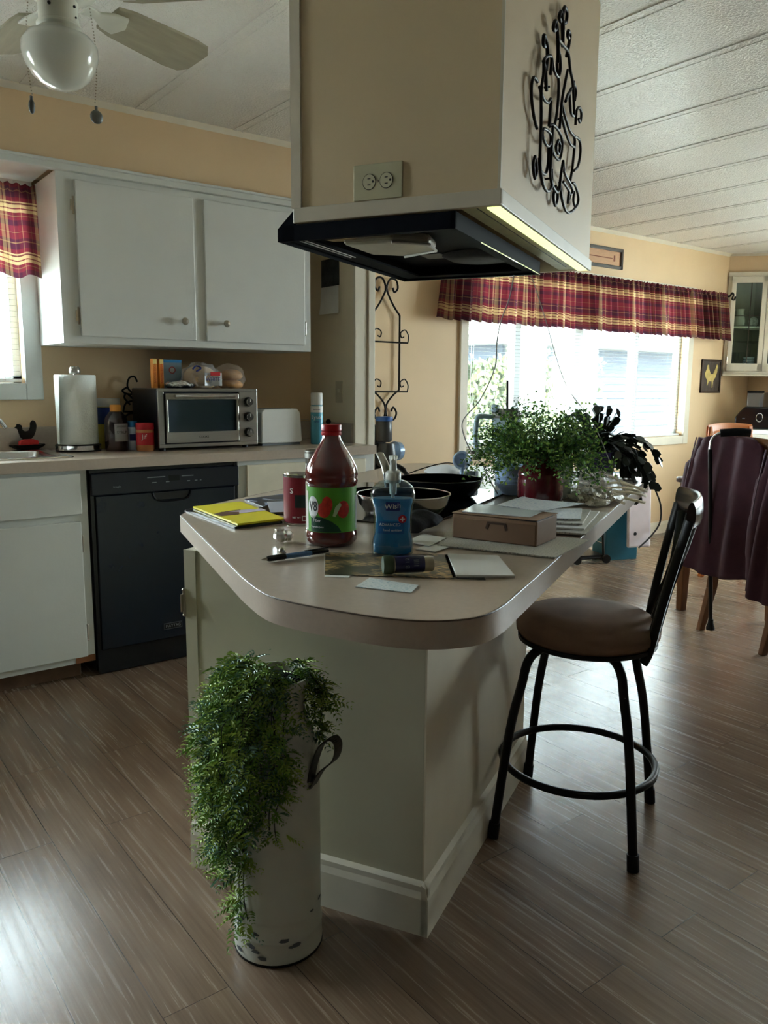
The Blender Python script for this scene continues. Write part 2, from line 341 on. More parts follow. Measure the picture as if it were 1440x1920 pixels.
obj('glass_pane', MB().box(XR+0.06, XR+0.063, 1.0, 2.4, 0.95, 2.1), M_glass, w3o)
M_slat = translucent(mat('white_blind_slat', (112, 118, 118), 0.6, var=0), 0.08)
def blind(x0, x1, z0, z1, label, tilt=0.5):
    b = thing('window_blind', label, 'window blind', (x0, YW+0.03, z0))
    w = x1-x0; s = MB(); n = int((z1-z0-0.03)/0.0245); t = radians(tilt)
    for k in range(n):
        z = 0.025+k*0.0245; s.obox((w/2, 0, z), (w/2-0.004, 0, 0), (0, 0.0105*cos(t), 0.0105*sin(t)), (0, 0, 0.0004))
    obj('slats', s, M_slat, b)
    obj('bottom_rail', MB().box(0, w, -0.012, 0.012, 0, 0.016), M_vinyl, b, bevel=0.003)
    obj('head_rail', MB().box(0, w, -0.014, 0.014, z1-z0-0.028, z1-z0), M_vinyl, b)
    for fx in (0.06, 0.5, 0.94) if w > 0.9 else (0.08, 0.92):
        c = MB()
        for yy in (-0.012, 0.012): c.tube([(w*fx, yy, 0.005), (w*fx, yy, z1-z0-0.02)], 0.0011, 5)
        obj('ladder_cord', c, M_wplastic, b)
    return b
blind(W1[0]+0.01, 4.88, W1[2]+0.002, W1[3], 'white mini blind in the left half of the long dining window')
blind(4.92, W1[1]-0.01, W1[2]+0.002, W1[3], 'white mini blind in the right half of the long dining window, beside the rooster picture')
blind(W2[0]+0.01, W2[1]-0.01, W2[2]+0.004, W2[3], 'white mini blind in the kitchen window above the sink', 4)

# ------------------------------------------------------------------ outdoors
M_ground = mat('pale_concrete', (206, 202, 192), 0.9, var=0.1, scale=3)
struct('ground', MB().box(-25, 35, YW+0.2, 40, -0.75, -0.65).box(XR+0.2, 35, -25, YW+0.2, -0.75, -0.65), M_ground)
hb = MB()
for k in range(3400):
    x = random.uniform(6.3, 10.4); z = random.uniform(-0.2, 1.72+0.12*sin(x*3)); y = 8.2-random.random()**2*0.3+0.12*noise.noise((x*2, 0, z*2))
    a = random.uniform(0, pi); s = random.uniform(0.03, 0.07); u = Vector((cos(a), random.uniform(-.5, .5), sin(a)))*s; v = Vector((-sin(a), random.uniform(-.5, .5), cos(a)))*s*0.6
    p = Vector((x, y, z)); hb.add([p-u, p-v, p+u, p+v], [(0, 1, 2, 3)], k % 2)
hd = obj('hedge', hb, [mat('hedge_leaf', (34, 44, 16), 0.6, var=0.2), mat('hedge_leaf_light', (62, 68, 30), 0.6, var=0.2)])
tag(hd, 'leafy green hedge outside the left half of the dining window', 'hedge')
obj('branches', MB().box(6.3, 10.4, 8.25, 8.7, -0.65, 1.55), mat('hedge_core', (30, 40, 18), 0.9, var=0.4, scale=20), hd)
nb = thing('neighbour_house', 'pale blue sided house seen outside through the right half of the dining window', 'house', (9.6, 10.0, -0.65))
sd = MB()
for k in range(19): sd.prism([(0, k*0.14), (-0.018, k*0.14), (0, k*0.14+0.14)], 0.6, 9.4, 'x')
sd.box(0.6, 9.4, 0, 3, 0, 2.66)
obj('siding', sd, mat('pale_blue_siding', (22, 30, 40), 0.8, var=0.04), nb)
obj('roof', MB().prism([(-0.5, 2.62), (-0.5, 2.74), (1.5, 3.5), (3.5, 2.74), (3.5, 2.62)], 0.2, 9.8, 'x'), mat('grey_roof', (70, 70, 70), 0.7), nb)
pc = thing('patio_cover', 'white slatted patio cover outside the dining window', 'patio cover', (3.2, YW+0.5, 1.95))
pm = MB()
for k in range(16): pm.box(0, 4.6, 0.1+k*0.17, 0.2+k*0.17, 0.02, 0.045)
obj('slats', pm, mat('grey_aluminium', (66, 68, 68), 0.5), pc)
obj('beam', MB().box(0, 4.6, 2.82, 2.9, -0.08, 0.09), M_vinyl, pc)
for x in (0.1, 4.4): obj('post', MB().box(x, x+0.08, 2.82, 2.9, -2.6, -0.08), M_vinyl, pc)
# ------------------------------------------------------------------ curtains (plaid)
def plaid(name, hue=0):
    m = bpy.data.materials.new(name); m.use_nodes = True; N = m.node_tree.nodes; L = m.node_tree.links; b = N['Principled BSDF']; b.inputs['Roughness'].default_value = 0.85
    uv = N.new('ShaderNodeUVMap'); sp = N.new('ShaderNodeSeparateXYZ'); L.new(uv.outputs[0], sp.inputs[0])
    def band(sock, per, stops):
        mo = N.new('ShaderNodeMath'); mo.operation = 'MULTIPLY'; mo.inputs[1].default_value = 1/per; L.new(sock, mo.inputs[0])
        fr = N.new('ShaderNodeMath'); fr.operation = 'FRACT'; L.new(mo.outputs[0], fr.inputs[0])
        r = N.new('ShaderNodeValToRGB'); r.color_ramp.interpolation = 'CONSTANT'; e = r.color_ramp.elements
        e[0].position = 0; e[0].color = srgb(*stops[0][1]); e[1].position = stops[1][0]; e[1].color = srgb(*stops[1][1])
        for p, c in stops[2:]: q = e.new(p); q.color = srgb(*c)
        L.new(fr.outputs[0], r.inputs[0]); return r
    R, D, G, Y, S = (112, 38, 48), (70, 34, 50), (132, 104, 72), (196, 170, 122), (98, 54, 46)
    v = band(sp.outputs[1], 0.215, [(0, D), (0.10, R), (0.17, G), (0.19, R), (0.25, Y), (0.31, R), (0.335, Y), (0.40, S), (0.43, Y), (0.46, R), (0.54, D), (0.66, G), (0.68, D), (0.74, R), (0.86, G), (0.875, R)])
    u = band(sp.outputs[0], 0.165, [(0, R), (0.14, G), (0.16, R), (0.24, Y), (0.33, S), (0.36, Y), (0.43, D), (0.58, R), (0.60, G), (0.62, D), (0.72, R), (0.86, Y), (0.88, R)])
    mx = N.new('ShaderNodeMix'); mx.data_type = 'RGBA'; mx.inputs['Factor'].default_value = 0.3; L.new(v.outputs[0], mx.inputs[6]); L.new(u.outputs[0], mx.inputs[7]); L.new(mx.outputs[2], b.inputs['Base Color'])
    return translucent(m, 0.36)
M_plaid = plaid('maroon_and_gold_plaid')
def valance(name, label, x0, x1, zt, zb, y, folds, group=None, amp=0.02, flare=0.03):
    t = thing(name, label, 'curtain', (x0, y, zb))
    w = x1-x0; h = zt-zb; nu = folds*14; nv = 16; mb = MB(); gather = 2.0
    rn = [random.uniform(0.6, 1.3) for _ in range(folds+2)]; ph = [random.uniform(-0.8, 0.8) for _ in range(folds+2)]
    def fn(u, v):
        k = int(u*folds); a = rn[k]*(1-(u*folds-k))+rn[k+1]*(u*folds-k); q = ph[k]*(1-(u*folds-k))+ph[k+1]*(u*folds-k)
        f = (1-v)**0.7; d = amp*a*(0.35+0.9*f)*sin(u*folds*2*pi+q)+0.3*amp*sin(u*folds*4.4*pi+1.3*q)
        if v > 0.88: d = d*0.6+0.006*sin(u*folds*5*2*pi)
        return (w*u+flare*(u-0.5)*(1-v), -0.02-0.012*(1-v)+d, h*v+0.012*sin(u*folds*2*pi+q)*(1-v)+(0.005*sin(u*folds*7*pi) if v > 0.9 else 0))
    mb.grid(nu, nv, fn)
    me = mb.mesh('curtain'); uvl = me.uv_layers.new(name='UVMap'); 
    for lp in me.loops:
        i = lp.vertex_index; uvl.data[lp.index].uv = ((i % (nu+1))/nu*w*gather*0.62, (i//(nu+1))/nv*h)
    o = obj('fabric', me, M_plaid, t, smooth=True, angle=180)
    return t
v1 = valance('plaid_valance', 'long maroon and gold plaid valance over the wide dining window', 3.43, 6.66, 2.045, 1.655, YW-0.06, 40, amp=0.032, flare=0.10)
rod = MB().tube([(-0.03, 0.03, 0.365), (3.27, 0.03, 0.365), (3.30, -0.02, 0.372)], 0.009, 10)
obj('curtain_rod', rod, M_iron, v1)
fin = MB().tube([(3.30, -0.02, 0.372), (3.33, -0.02, 0.40), (3.355, -0.02, 0.385), (3.335, -0.02, 0.352), (3.37, -0.02, 0.347), (3.385, -0.02, 0.372)], 0.008, 8, smooth=5)
obj('finial', fin, M_iron, v1, smooth=True)
v2 = valance('plaid_valance', 'short maroon and gold plaid valance over the kitchen sink window', -0.1, 1.06, 2.09, 1.70, YW-0.06, 9, amp=0.013)

# ------------------------------------------------------------------ kitchen run
FY = 3.34     # cabinet face plane
def knob(parent, x, y, z, mt=M_nickel):
    return obj('knob', MB().lathe([(0.0045, 0), (0.0045, 0.012), (0.014, 0.017), (0.017, 0.023), (0.014, 0.030), (0.0, 0.033)], 20), mt, parent, loc=(x, y, z), rot=(radians(90), 0, 0), smooth=True)
def hinge(parent, x, y, z):
    return obj('hinge', MB().tube([(0, 0, -0.03), (0, 0, 0.03)], 0.004, 8).box(-0.012, 0.0, -0.001, 0.002, -0.022, 0.022).sphere((0, 0, 0.032), 0.005, 8).sphere((0, 0, -0.032), 0.005, 8), M_nickel, parent, loc=(x, y, z))
t = thing('base_cabinet', 'white base cabinet below the sink, left of the black dishwasher', 'cabinet', (-0.3, FY, 0))
obj('body', MB().box(0, 1.312, 0.0, 0.55, 0.072, 0.889).box(0, 1.27, 0.07, 0.55, 0, 0.075), M_white, t)
obj('toe_kick', MB().box(0, 1.265, 0.055, 0.068, 0, 0.075), mat('bare_wood', (112, 84, 66), 0.7, var=0.2, scale=20), t)
obj('worn_corner', MB().box(1.232, 1.3125, -0.0012, 0.004, 0.0718, 0.10), mat('exposed_brown_wood', (146, 94, 58), 0.7, var=0.15), t)
obj('false_drawer_front', MB().box(0.52, 1.284, -0.018, -0.001, 0.705, 0.872), M_white, t, bevel=0.003)
for x0, x1 in ((0.52, 1.278), (-0.02+0.02, 0.50)):
    d = obj('door', MB().box(x0, x1, -0.018, -0.001, 0.10, 0.675), M_white, t, bevel=0.003)
    if x0 > 0.3:
        hinge(d, x1+0.006, -0.006, 0.58); hinge(d, x1+0.006, -0.006, 0.20)
t = thing('base_cabinet', 'white base cabinet at the right end of the counter, right of the dishwasher', 'cabinet', (1.70, FY, 0))
obj('body', MB().box(0, 0.783, 0.0, 0.55, 0.072, 0.889).box(0.02, 0.783, 0.07, 0.55, 0, 0.075), M_white, t)
obj('drawer_front', MB().box(0.038, 0.72, -0.018, -0.001, 0.70, 0.866), mat('cream_white_paint', (224, 216, 196), 0.45), t, bevel=0.003)
obj('door', MB().box(0.038, 0.72, -0.018, -0.001, 0.10, 0.675), M_white, t, bevel=0.003)
# dishwasher
t = thing('dishwasher', 'black built-in dishwasher between the white base cabinets', 'dishwasher', (1.018, FY, 0))
obj('body', MB().box(0.0, 0.675, 0.012, 0.55, 0.02, 0.886), M_black, t)
obj('door', MB().box(0.02, 0.655, -0.022, 0.012, 0.115, 0.775), mat('midnight_blue_enamel', (15, 25, 38), 0.25), t, bevel=0.004)
obj('toe_panel', MB().box(0.01, 0.665, 0.0, 0.02, 0.005, 0.11), M_blackgloss, t, bevel=0.002)
obj('side_trim', MB().box(0.003, 0.018, -0.012, 0.012, 0.02, 0.884), M_blackgloss, t)
obj('side_trim', MB().box(0.657, 0.672, -0.012, 0.012, 0.02, 0.884), M_blackgloss, t)
cp = MB().box(0.003, 0.672, -0.03, 0.012, 0.777, 0.868)
pnl = obj('control_panel', cp, M_navy, t, bevel=0.004)
obj('top_strip', MB().box(0.003, 0.672, -0.01, 0.012, 0.871, 0.886), M_blackgloss, t)
hp = [(0.27+0.16*(k/12), 0) for k in range(13)]
pocket = MB().prism([(0.27, 0.772)]+[(0.35-0.08*cos(pi*k/12), 0.772-0.032*min(1, 1.6*sin(pi*k/12))) for k in range(1, 12)]+[(0.43, 0.772)], -0.0235, -0.02, 'y')
obj('handle', pocket, mat('deep_black', (3, 3, 5), 0.4, var=0), t)
rim = MB().tube([(0.262, -0.026, 0.772), (0.275, -0.028, 0.745), (0.31, -0.029, 0.735), (0.39, -0.029, 0.735), (0.425, -0.028, 0.745), (0.438, -0.026, 0.772)], 0.004, 8, smooth=5)
obj('handle_rim', rim, M_blackgloss, t, smooth=True)
prt = MB()
for x0, x1, z in ((0.24, 0.32, 0.838), (0.395, 0.45, 0.836), (0.26, 0.28, 0.815), (0.322, 0.338, 0.815), (0.42, 0.433, 0.813), (0.455, 0.468, 0.813), (0.48, 0.487, 0.813)): prt.box(x0, x1, -0.0305, -0.0300, z, z+0.004)
obj('control_marks', prt, M_greyink, pnl)
obj('display', MB().box(0.335, 0.385, -0.0304, -0.03, 0.82, 0.845), M_black, pnl)
lg = place(text_mb('imagio', 0.013), lambda x, y, z: (0.11+x, -0.0305-z, 0.81+y)); obj('logo_mark', lg, M_greyink, pnl)
bd = MB().box(0.292, 0.378, -0.0235, -0.022, 0.155, 0.184)
bdo = obj('badge', bd, mat('grey_badge', (82, 84, 90), 0.4, metal=0.4), t)
obj('badge_border', MB().box(0.296, 0.374, -0.0242, -0.0234, 0.159, 0.180), M_black, bdo)
obj('lettering', place(text_mb('MAYTAG', 0.0175), lambda x, y, z: (0.335+x, -0.0245-z, 0.1695+y)), mat('badge_grey_ink', (150, 150, 152), 0.4, var=0), bdo)
# worktop with sink cutout and backsplash
SX0, SX1, SY0, SY1 = 0.20, 0.965, 3.44, 3.83
ct = MB()
z0, z1 = ZC-0.041, ZC
for a in ((XL+0.01, SX0, 3.32, YW-0.001), (SX1, XS-0.001, 3.32, YW-0.001), (SX0, SX1, 3.32, SY0), (SX0, SX1, SY1, YW-0.001)): ct.box(a[0], a[1], a[2], a[3], z0, z1)
t = thing('kitchen_worktop', 'long beige laminate counter along the kitchen wall, over the dishwasher', 'countertop', (0, 0, 0))
obj('counter_slab', ct, M_lam, t)
obj('front_edge', MB().box(XL+0.01, XS+0.0-0.001, 3.316, 3.321, z0-0.002, z1-0.0005), M_lam_edge, t)
obj('backsplash', MB().box(XL+0.01, XS-0.001, YW-0.018, YW-0.001, ZC, ZC+0.105).box(XS-0.018, XS-0.001, 3.52, YW-0.018, ZC, ZC+0.105), M_lam_edge, t, bevel=0.002)
# sink
t = thing('kitchen_sink', 'stainless steel drop-in sink at the left end of the counter', 'sink', (0.58, 3.65, ZC))
sk = MB(); 
def rr(x0, x1, y0, y1, r, n=6):
    p = []
    for cx, cy, a in ((x1-r, y1-r, 0), (x0+r, y1-r, pi/2), (x0+r, y0+r, pi), (x1-r, y0+r, 3*pi/2)):
        for k in range(n+1): p.append((cx+r*cos(a+pi/2*k/n), cy+r*sin(a+pi/2*k/n)))
    return p
def loft(mb, loops, capl=True, mi=0, cap0=False):
    n = len(loops[0]); o = len(mb.v); v = [p for l in loops for p in l]; f = []
    for j in range(len(loops)-1):
        for i in range(n): f.append((j*n+i, j*n+(i+1) % n, (j+1)*n+(i+1) % n, (j+1)*n+i))
    if capl: f.append(tuple((len(loops)-1)*n+i for i in range(n)))
    if cap0: f.append(tuple(range(n))[::-1])
    mb.add(v, f, mi); return mb
def L(p, z): return [(x, y, z) for x, y in p]
rx = (-0.42, 0.42)
loft(sk, [L(rr(-0.42, 0.42, -0.225, 0.255, 0.03), 0.001), L(rr(-0.418, 0.418, -0.223, 0.253, 0.03), 0.006), L(rr(-0.37, 0.37, -0.195, 0.165, 0.05), 0.007), L(rr(-0.362, 0.362, -0.188, 0.158, 0.05), 0.0), L(rr(-0.34, 0.34, -0.17, 0.14, 0.05), -0.16), L(rr(-0.3, 0.3, -0.13, 0.10, 0.04), -0.17)])
obj('basin', sk, mat('sink_steel', (205, 207, 208), 0.22, metal=1, var=0.04), t, smooth=True, angle=60)
f = MB().cyl((0, 0, 0), 0.024, 0.03).tube([(0, 0, 0.02), (0, -0.0, 0.10), (0.04, -0.04, 0.155), (0.12, -0.10, 0.15), (0.155, -0.125, 0.105)], 0.009, 12, smooth=8)
ft = thing('faucet', 'chrome swivel faucet behind the sink at the left edge', 'faucet', (0.65, 3.86, ZC+0.008)); obj('spout', f, M_chrome, ft, smooth=True)
obj('handle', MB().cyl((-0.09, 0, 0), 0.018, 0.03).obox((-0.09, -0.02, 0.035), (0.006, 0, 0), (0, 0.03, 0), (0, 0, 0.004)), M_chrome, ft, smooth=True)
# wall cabinet
UX0, UX1, UY, UZ0, UZ1 = 1.018, 2.248, 3.57, 1.405, 2.10
t = thing('wall_cabinet', 'white two-door wall cabinet above the toaster oven', 'cabinet', (UX0, UY, UZ0))
w, h = UX1-UX0, UZ1-UZ0
obj('body', MB().box(0, w, 0.0, YW-UY-0.001, 0, h), M_white, t, bevel=0.002)
for x0, x1, kx in ((0.072, 0.598, 0.533), (0.648, 1.190, 0.742)):
    d = obj('door', MB().box(x0, x1, -0.014, -0.001, 0.031, 0.668), M_white, t, bevel=0.004)
    knob(d, kx, -0.014, 0.115)
    hx = x0-0.006 if kx > 0.5 and x0 < 0.2 else x1+0.006
    hinge(d, hx, -0.006, 0.565); hinge(d, hx, -0.006, 0.115)
# ------------------------------------------------------------------ things on the kitchen counter
Z = ZC+0.0008
t = thing('sponge_holder', 'black cast iron rooster sponge holder behind the sink', 'sponge holder', (0.925, 3.895, Z), 0.25)
pl = [(-0.055, 0.012), (-0.03, 0.002), (0.03, 0.002), (0.055, 0.012), (0.075, 0.022), (0.073, 0.03), (0.05, 0.026), (-0.05, 0.026), (-0.073, 0.03), (-0.075, 0.022)]
obj('tray', MB().prism(pl, -0.024, 0.024, 'y'), M_iron, t, bevel=0.003)
ro = [(-0.012, 0.045), (-0.03, 0.062), (-0.038, 0.085), (-0.042, 0.10), (-0.056, 0.105), (-0.046, 0.113), (-0.044, 0.122), (-0.033, 0.121), (-0.022, 0.115), (-0.020, 0.095), (-0.008, 0.088), (0.010, 0.09), (0.018, 0.105), (0.020, 0.128), (0.032, 0.138), (0.044, 0.130), (0.048, 0.11), (0.042, 0.085), (0.032, 0.065), (0.014, 0.048), (0.01, 0.024), (-0.01, 0.024)]
obj('rooster_figure', MB().prism(ro, -0.006, 0.006, 'y'), M_iron, t, bevel=0.003)
sp = obj('sponge', MB().prism([(-0.045, 0), (0.045, 0), (0.043, 0.018), (0.02, 0.026), (-0.02, 0.026), (-0.043, 0.018)], -0.018, 0.004, 'y'), mat('red_sponge', (190, 44, 40), 0.9, var=0.1, bump=0.3), bevel=0.003, loc=(0.925, 3.885, Z+0.0275), rot=(0, 0, 0.25)); tag(sp, 'red sponge lying in the rooster holder behind the sink', 'sponge')
t = thing('paper_towel_holder', 'black and chrome paper towel stand right of the sink', 'paper towel holder', (1.115, 3.77, Z))
obj('base', MB().lathe([(0.098, 0), (0.10, 0.006), (0.10, 0.028), (0.094, 0.032), (0, 0.032)], 40), M_black, t, smooth=True)
obj('base_band', MB().lathe([(0.1008, 0.007), (0.1008, 0.027)], 40), M_chrome, t, smooth=True)
obj('rod', MB().cyl((0, 0, 0.03), 0.007, 0.33), M_chrome, t)
obj('finial', MB().lathe([(0.022, 0.346), (0.025, 0.352), (0.024, 0.372), (0.018, 0.38), (0, 0.383)], 24), M_steel, t, smooth=True)
tw = MB().lathe([(0.02, 0.0), (0.087, 0.0), (0.089, 0.004), (0.089, 0.306), (0.086, 0.31), (0.02, 0.31), (0.02, 0.0)], 48)
tw.grid(10, 12, lambda u, v: (-0.089-0.004*sin(u*3)-0.012*(1-v)*u, 0.0-0.07*u, 0.005+v*0.30))
ro = obj('paper_towel_roll', tw, mat('white_paper_towel', (232, 236, 232), 0.9, var=0.02, bump=0.35, bscale=130), loc=(1.115, 3.77, Z+0.033), smooth=True); tag(ro, 'thick roll of white paper towels on the chrome stand', 'paper towels')
def jar(name, label, cat, loc, prof, bodymat, lidprof=None, lidmat=None, labelspec=None, txt=(), n=32, face=None, group=None):
    if face is None: face = atan2(-loc[1], -loc[0])
    turn = face+pi/2
    t = thing(name, label, cat, loc, 0, group)
    obj('body', MB().lathe(prof, n), bodymat, t, smooth=True, angle=50)
    if lidprof: obj('lid', MB().lathe(lidprof, n), lidmat, t, smooth=True, angle=40)
    if labelspec:
        r, z0, z1, mt, a0, a1 = labelspec
        lb = obj('label', MB().lathe([(r, z0), (r, z1)], n, a0=a0+turn, a1=a1+turn), mt, t, smooth=True)
        for s, size, z, mt2, da, sq in txt:
            obj('lettering', wrap(text_mb(s, size, squash=sq), r+0.0005, face+da, z), mt2, lb)
    return t
# bottles and jars between the towels and the oven
ct_ = jar('drink_mix_canister', 'blue and yellow canister with a white lid behind the dark syrup bottle', 'canister', (1.285, 3.86, Z), [(0.054, 0), (0.056, 0.004), (0.056, 0.195), (0.054, 0.2)], mat('yellow_plastic', (206, 190, 90), 0.45), [(0.058, 0.198), (0.059, 0.205), (0.059, 0.232), (0.056, 0.236), (0, 0.236)], M_wplastic, (0.0565, 0.115, 0.195, mat('blue_label', (30, 58, 130), 0.4), 0, 2*pi))
jar('syrup_bottle', 'dark brown bottle with an orange cap left of the toaster oven', 'bottle', (1.262, 3.68, Z), [(0.048, 0), (0.052, 0.006), (0.052, 0.13), (0.046, 0.155), (0.03, 0.175), (0.022, 0.182)], mat('dark_brown_sauce', (44, 30, 34), 0.25, coat=0.5), [(0.024, 0.18), (0.025, 0.184), (0.025, 0.206), (0.022, 0.21), (0, 0.21)], mat('orange_cap', (222, 150, 66), 0.45), (0.0525, 0.045, 0.125, mat('silver_label', (148, 150, 152), 0.5), -pi/2-0.15, -pi/2+1.25), [('SMOKED', 0.012, 0.112, M_ink, 0.5, 1), ('SYRUP', 0.018, 0.085, M_ink, 0.5, 1)])
jar('spice_bottle', 'small blue-capped bottle between the syrup bottle and the peanut butter jar', 'bottle', (1.338, 3.68, Z), [(0.024, 0), (0.025, 0.003), (0.025, 0.10), (0.018, 0.108)], mat('pale_blue_label', (190, 205, 222), 0.4), [(0.02, 0.107), (0.021, 0.11), (0.021, 0.134), (0, 0.136)], mat('sky_blue_cap', (50, 130, 196), 0.4), (0.0254, 0.045, 0.075, M_blueink, -pi/2-0.6, -pi/2+1.0))
jar('peanut_butter_jar', 'peanut butter jar with a red lid in front of the oven side', 'jar', (1.366, 3.60, Z), [(0.037, 0), (0.041, 0.006), (0.041, 0.092), (0.036, 0.102)], mat('peanut_butter', (186, 122, 70), 0.35, coat=0.4), [(0.04, 0.098), (0.041, 0.101), (0.041, 0.126), (0.039, 0.128), (0, 0.128)], mat('red_lid', (186, 36, 46), 0.4), (0.0415, 0.028, 0.085, mat('red_label', (186, 34, 44), 0.4), -pi/2-1.4, -pi/2+1.2),
    [('Jif', 0.03, 0.066, M_whiteink, -0.1, 1)])
# wire rooster behind the oven
wr = MB()
for pts in ([(0, 0.20), (-0.03, 0.24), (-0.02, 0.29), (0.01, 0.30), (0.025, 0.27)], [(-0.06, 0.10), (-0.04, 0.15), (0.02, 0.16), (0.04, 0.12), (0, 0.10), (-0.06, 0.10)], [(0.03, 0), (-0.03, 0.02), (-0.055, 0.06), (-0.02, 0.09), (0.02, 0.07), (0, 0.03), (-0.04, 0.04)], [(0.04, 0.0), (0.03, 0.12), (-0.03, 0.20), (-0.05, 0.18), (-0.02, 0.14)], [(-0.03, 0.24), (-0.06, 0.22), (-0.03, 0.20), (0.04, 0.20)]):
    wr.tube([(a*0.9, 0, b*0.85+0.085) for a, b in pts], 0.0046, 7, smooth=6)
wr.tube([(-0.03, 0, 0.0), (-0.03, 0, 0.12)], 0.004, 6).tube([(0.035, 0, 0.0), (0.035, 0, 0.12)], 0.004, 6).box(-0.05, 0.05, -0.02, 0.02, 0, 0.004)
o = obj('wire_rooster', wr, M_iron, loc=(1.435, 3.918, Z), smooth=True); tag(o, 'black bent wire rooster figure standing behind the toaster oven', 'ornament')
# toaster oven
t = thing('toaster_oven', 'stainless steel and black toaster oven with three knobs on the kitchen counter', 'toaster oven', (1.405, 3.53, Z), 0.0)
ow, od, oh = 0.505, 0.33, 0.285
obj('housing', MB().box(0, ow, 0.012, od, 0.018, oh), M_navy, t, bevel=0.006)
fp = MB(); fz0, fz1 = 0.014, oh
for a in ((0.0, ow, fz0, 0.03), (0.0, ow, 0.27, fz1), (0.0, 0.028, 0.03, 0.27), (0.408, ow, 0.03, 0.27)): fp.box(a[0], a[1], 0.0, 0.014, a[2], a[3])
obj('front_frame', fp, M_steel, t, bevel=0.002)
dr = MB()
for a in ((0.034, 0.402, 0.036, 0.085), (0.034, 0.402, 0.235, 0.262), (0.034, 0.046, 0.085, 0.235), (0.39, 0.402, 0.085, 0.235)): dr.box(a[0], a[1], -0.006, 0.012, a[2], a[3])
do = obj('door', dr, M_steel, t, bevel=0.002)
obj('glass', MB().box(0.046, 0.39, 0.0, 0.003, 0.085, 0.235), mat('oven_glass', (52, 66, 70), 0.08, spec=0.9, alpha=0.55), do)
rk = MB()
for k in range(5): rk.tube([(0.04, 0.02+k*0.05, 0.12), (0.4, 0.02+k*0.05, 0.12)], 0.002, 5)
for k in range(4): rk.tube([(0.04, 0.02, 0.15+k*0.02), (0.4, 0.02, 0.15+k*0.02)], 0.0013, 5)
obj('rack', rk, M_chrome, t)
obj('handle', MB().tube([(0.07, -0.03, 0.25), (0.37, -0.03, 0.25)], 0.008, 12).tube([(0.075, -0.03, 0.25), (0.075, 0, 0.25)], 0.005, 8).tube([(0.365, -0.03, 0.25), (0.365, 0, 0.25)], 0.005, 8), M_chrome, do, smooth=True)
obj('lettering', place(text_mb('COOKS', 0.014), lambda x, y, z: (0.218+x, -0.0065-z, 0.06+y)), M_ink, do)
for z in (0.075, 0.15, 0.222):
    kb = obj('knob', MB().lathe([(0.023, 0), (0.023, 0.006), (0.017, 0.008), (0.016, 0.024), (0, 0.025)], 24), M_black, t, loc=(0.455, 0.0, z), rot=(radians(90), 0, 0), smooth=True)
    obj('knob_ring', MB().lathe([(0.0175, 0.018), (0.0185, 0.02), (0.0165, 0.0255)], 24), M_chrome, kb, smooth=True)
    obj('pointer', MB().box(-0.0015, 0.0015, 0, 0.014, 0.025, 0.0262), M_whiteink, kb)
ft_ = [(0.03, 0.04), (ow-0.05, 0.04), (0.03, od-0.05), (ow-0.05, od-0.05)]
for x, y in ft_: obj('foot', MB().cyl((x, y, 0), 0.014, 0.02), M_black, t)
# on top of the oven
ZO = Z+oh+0.001
M_or = mat('orange_carton', (232, 142, 48), 0.5)
for k, (x, dx) in enumerate(((1.438, 0.0), (1.470, 0.0))):
    t = thing('baking_soda_box', ('orange baking soda box, the left of two thin ones on the toaster oven', 'orange baking soda box, the right one of the pair, against the blue-white box')[k], 'box', (x, 3.66, ZO), 0.05, 'orange baking soda boxes on the oven')
    b = obj('carton', MB().box(0, 0.021, 0, 0.028, 0, 0.135), M_or, t, bevel=0.001)
    obj('lettering', place(text_mb('BAKING SODA', 0.014), lambda x, y, z: (0.0105+y*-1, -0.0005-z, 0.068+x)), mat('dark_orange_ink', (190, 80, 30), 0.5, var=0) if k == 0 else M_redink, b)
    obj('end_panel', MB().box(0.0015, 0.0195, -0.0008, 0, 0.112, 0.133), mat('pale_yellow_panel', (240, 214, 130), 0.5, var=0), b)
t = thing('detergent_box', 'grey-blue baking soda carton with a blue top on the toaster oven', 'box', (1.502, 3.70, ZO), 0.0)
b = obj('carton', MB().box(0, 0.095, 0, 0.05, 0, 0.132), mat('grey_blue_carton', (128, 150, 168), 0.5), t, bevel=0.001)
obj('blue_top', MB().box(-0.0005, 0.0955, -0.0008, 0.0505, 0.120, 0.1335), mat('bright_blue', (38, 130, 186), 0.5), b)
obj('round_mark', MB().cyl((0.047, -0.0008, 0.085), 0.017, 0.0008, ax='y').cyl((0.047, -0.0016, 0.085), 0.012, 0.0009, ax='y', mi=1), [mat('mark_red', (150, 60, 60), 0.5), mat('mark_grey', (180, 180, 180), 0.5)], b)
def crumple(mb_fn, nu, nv, amp, sc, seed=0):
    mb = MB(); mb.grid(nu, nv, mb_fn)
    mb.v = [tuple(Vector(p)+noise.noise_vector(Vector(p)*sc+Vector((seed, seed*2, 0)))*amp) for p in mb.v]; return mb
def blob(c, r, sc, amp, s, seed, n=28):
    mb = MB().sphere((0, 0, 0), r, n, sc=sc)
    mb.v = [tuple(Vector(p)+noise.noise_vector(Vector(p)*s+Vector((seed, seed, seed)))*amp) for p in mb.v]
    zm = min(p[2] for p in mb.v); mb.v = [(x+c[0], y+c[1], max(z, -r*sc[2]*0.8)-(-r*sc[2]*0.8)+c[2]) for x, y, z in mb.v]; return mb
M_foil = mat('crinkled_foil', (196, 196, 196), 0.25, metal=1.0, bump=0.6, bscale=90)
o = obj('foil_wrapped_food', blob((1.545, 3.60, ZO), 0.06, (1.15, 0.6, 0.32), 0.012, 40, 3), M_foil, smooth=True, angle=30); tag(o, 'crinkled foil packet in front of the boxes on the toaster oven', 'foil')
M_bread = mat('bread_crust', (196, 160, 112), 0.7, var=0.15)
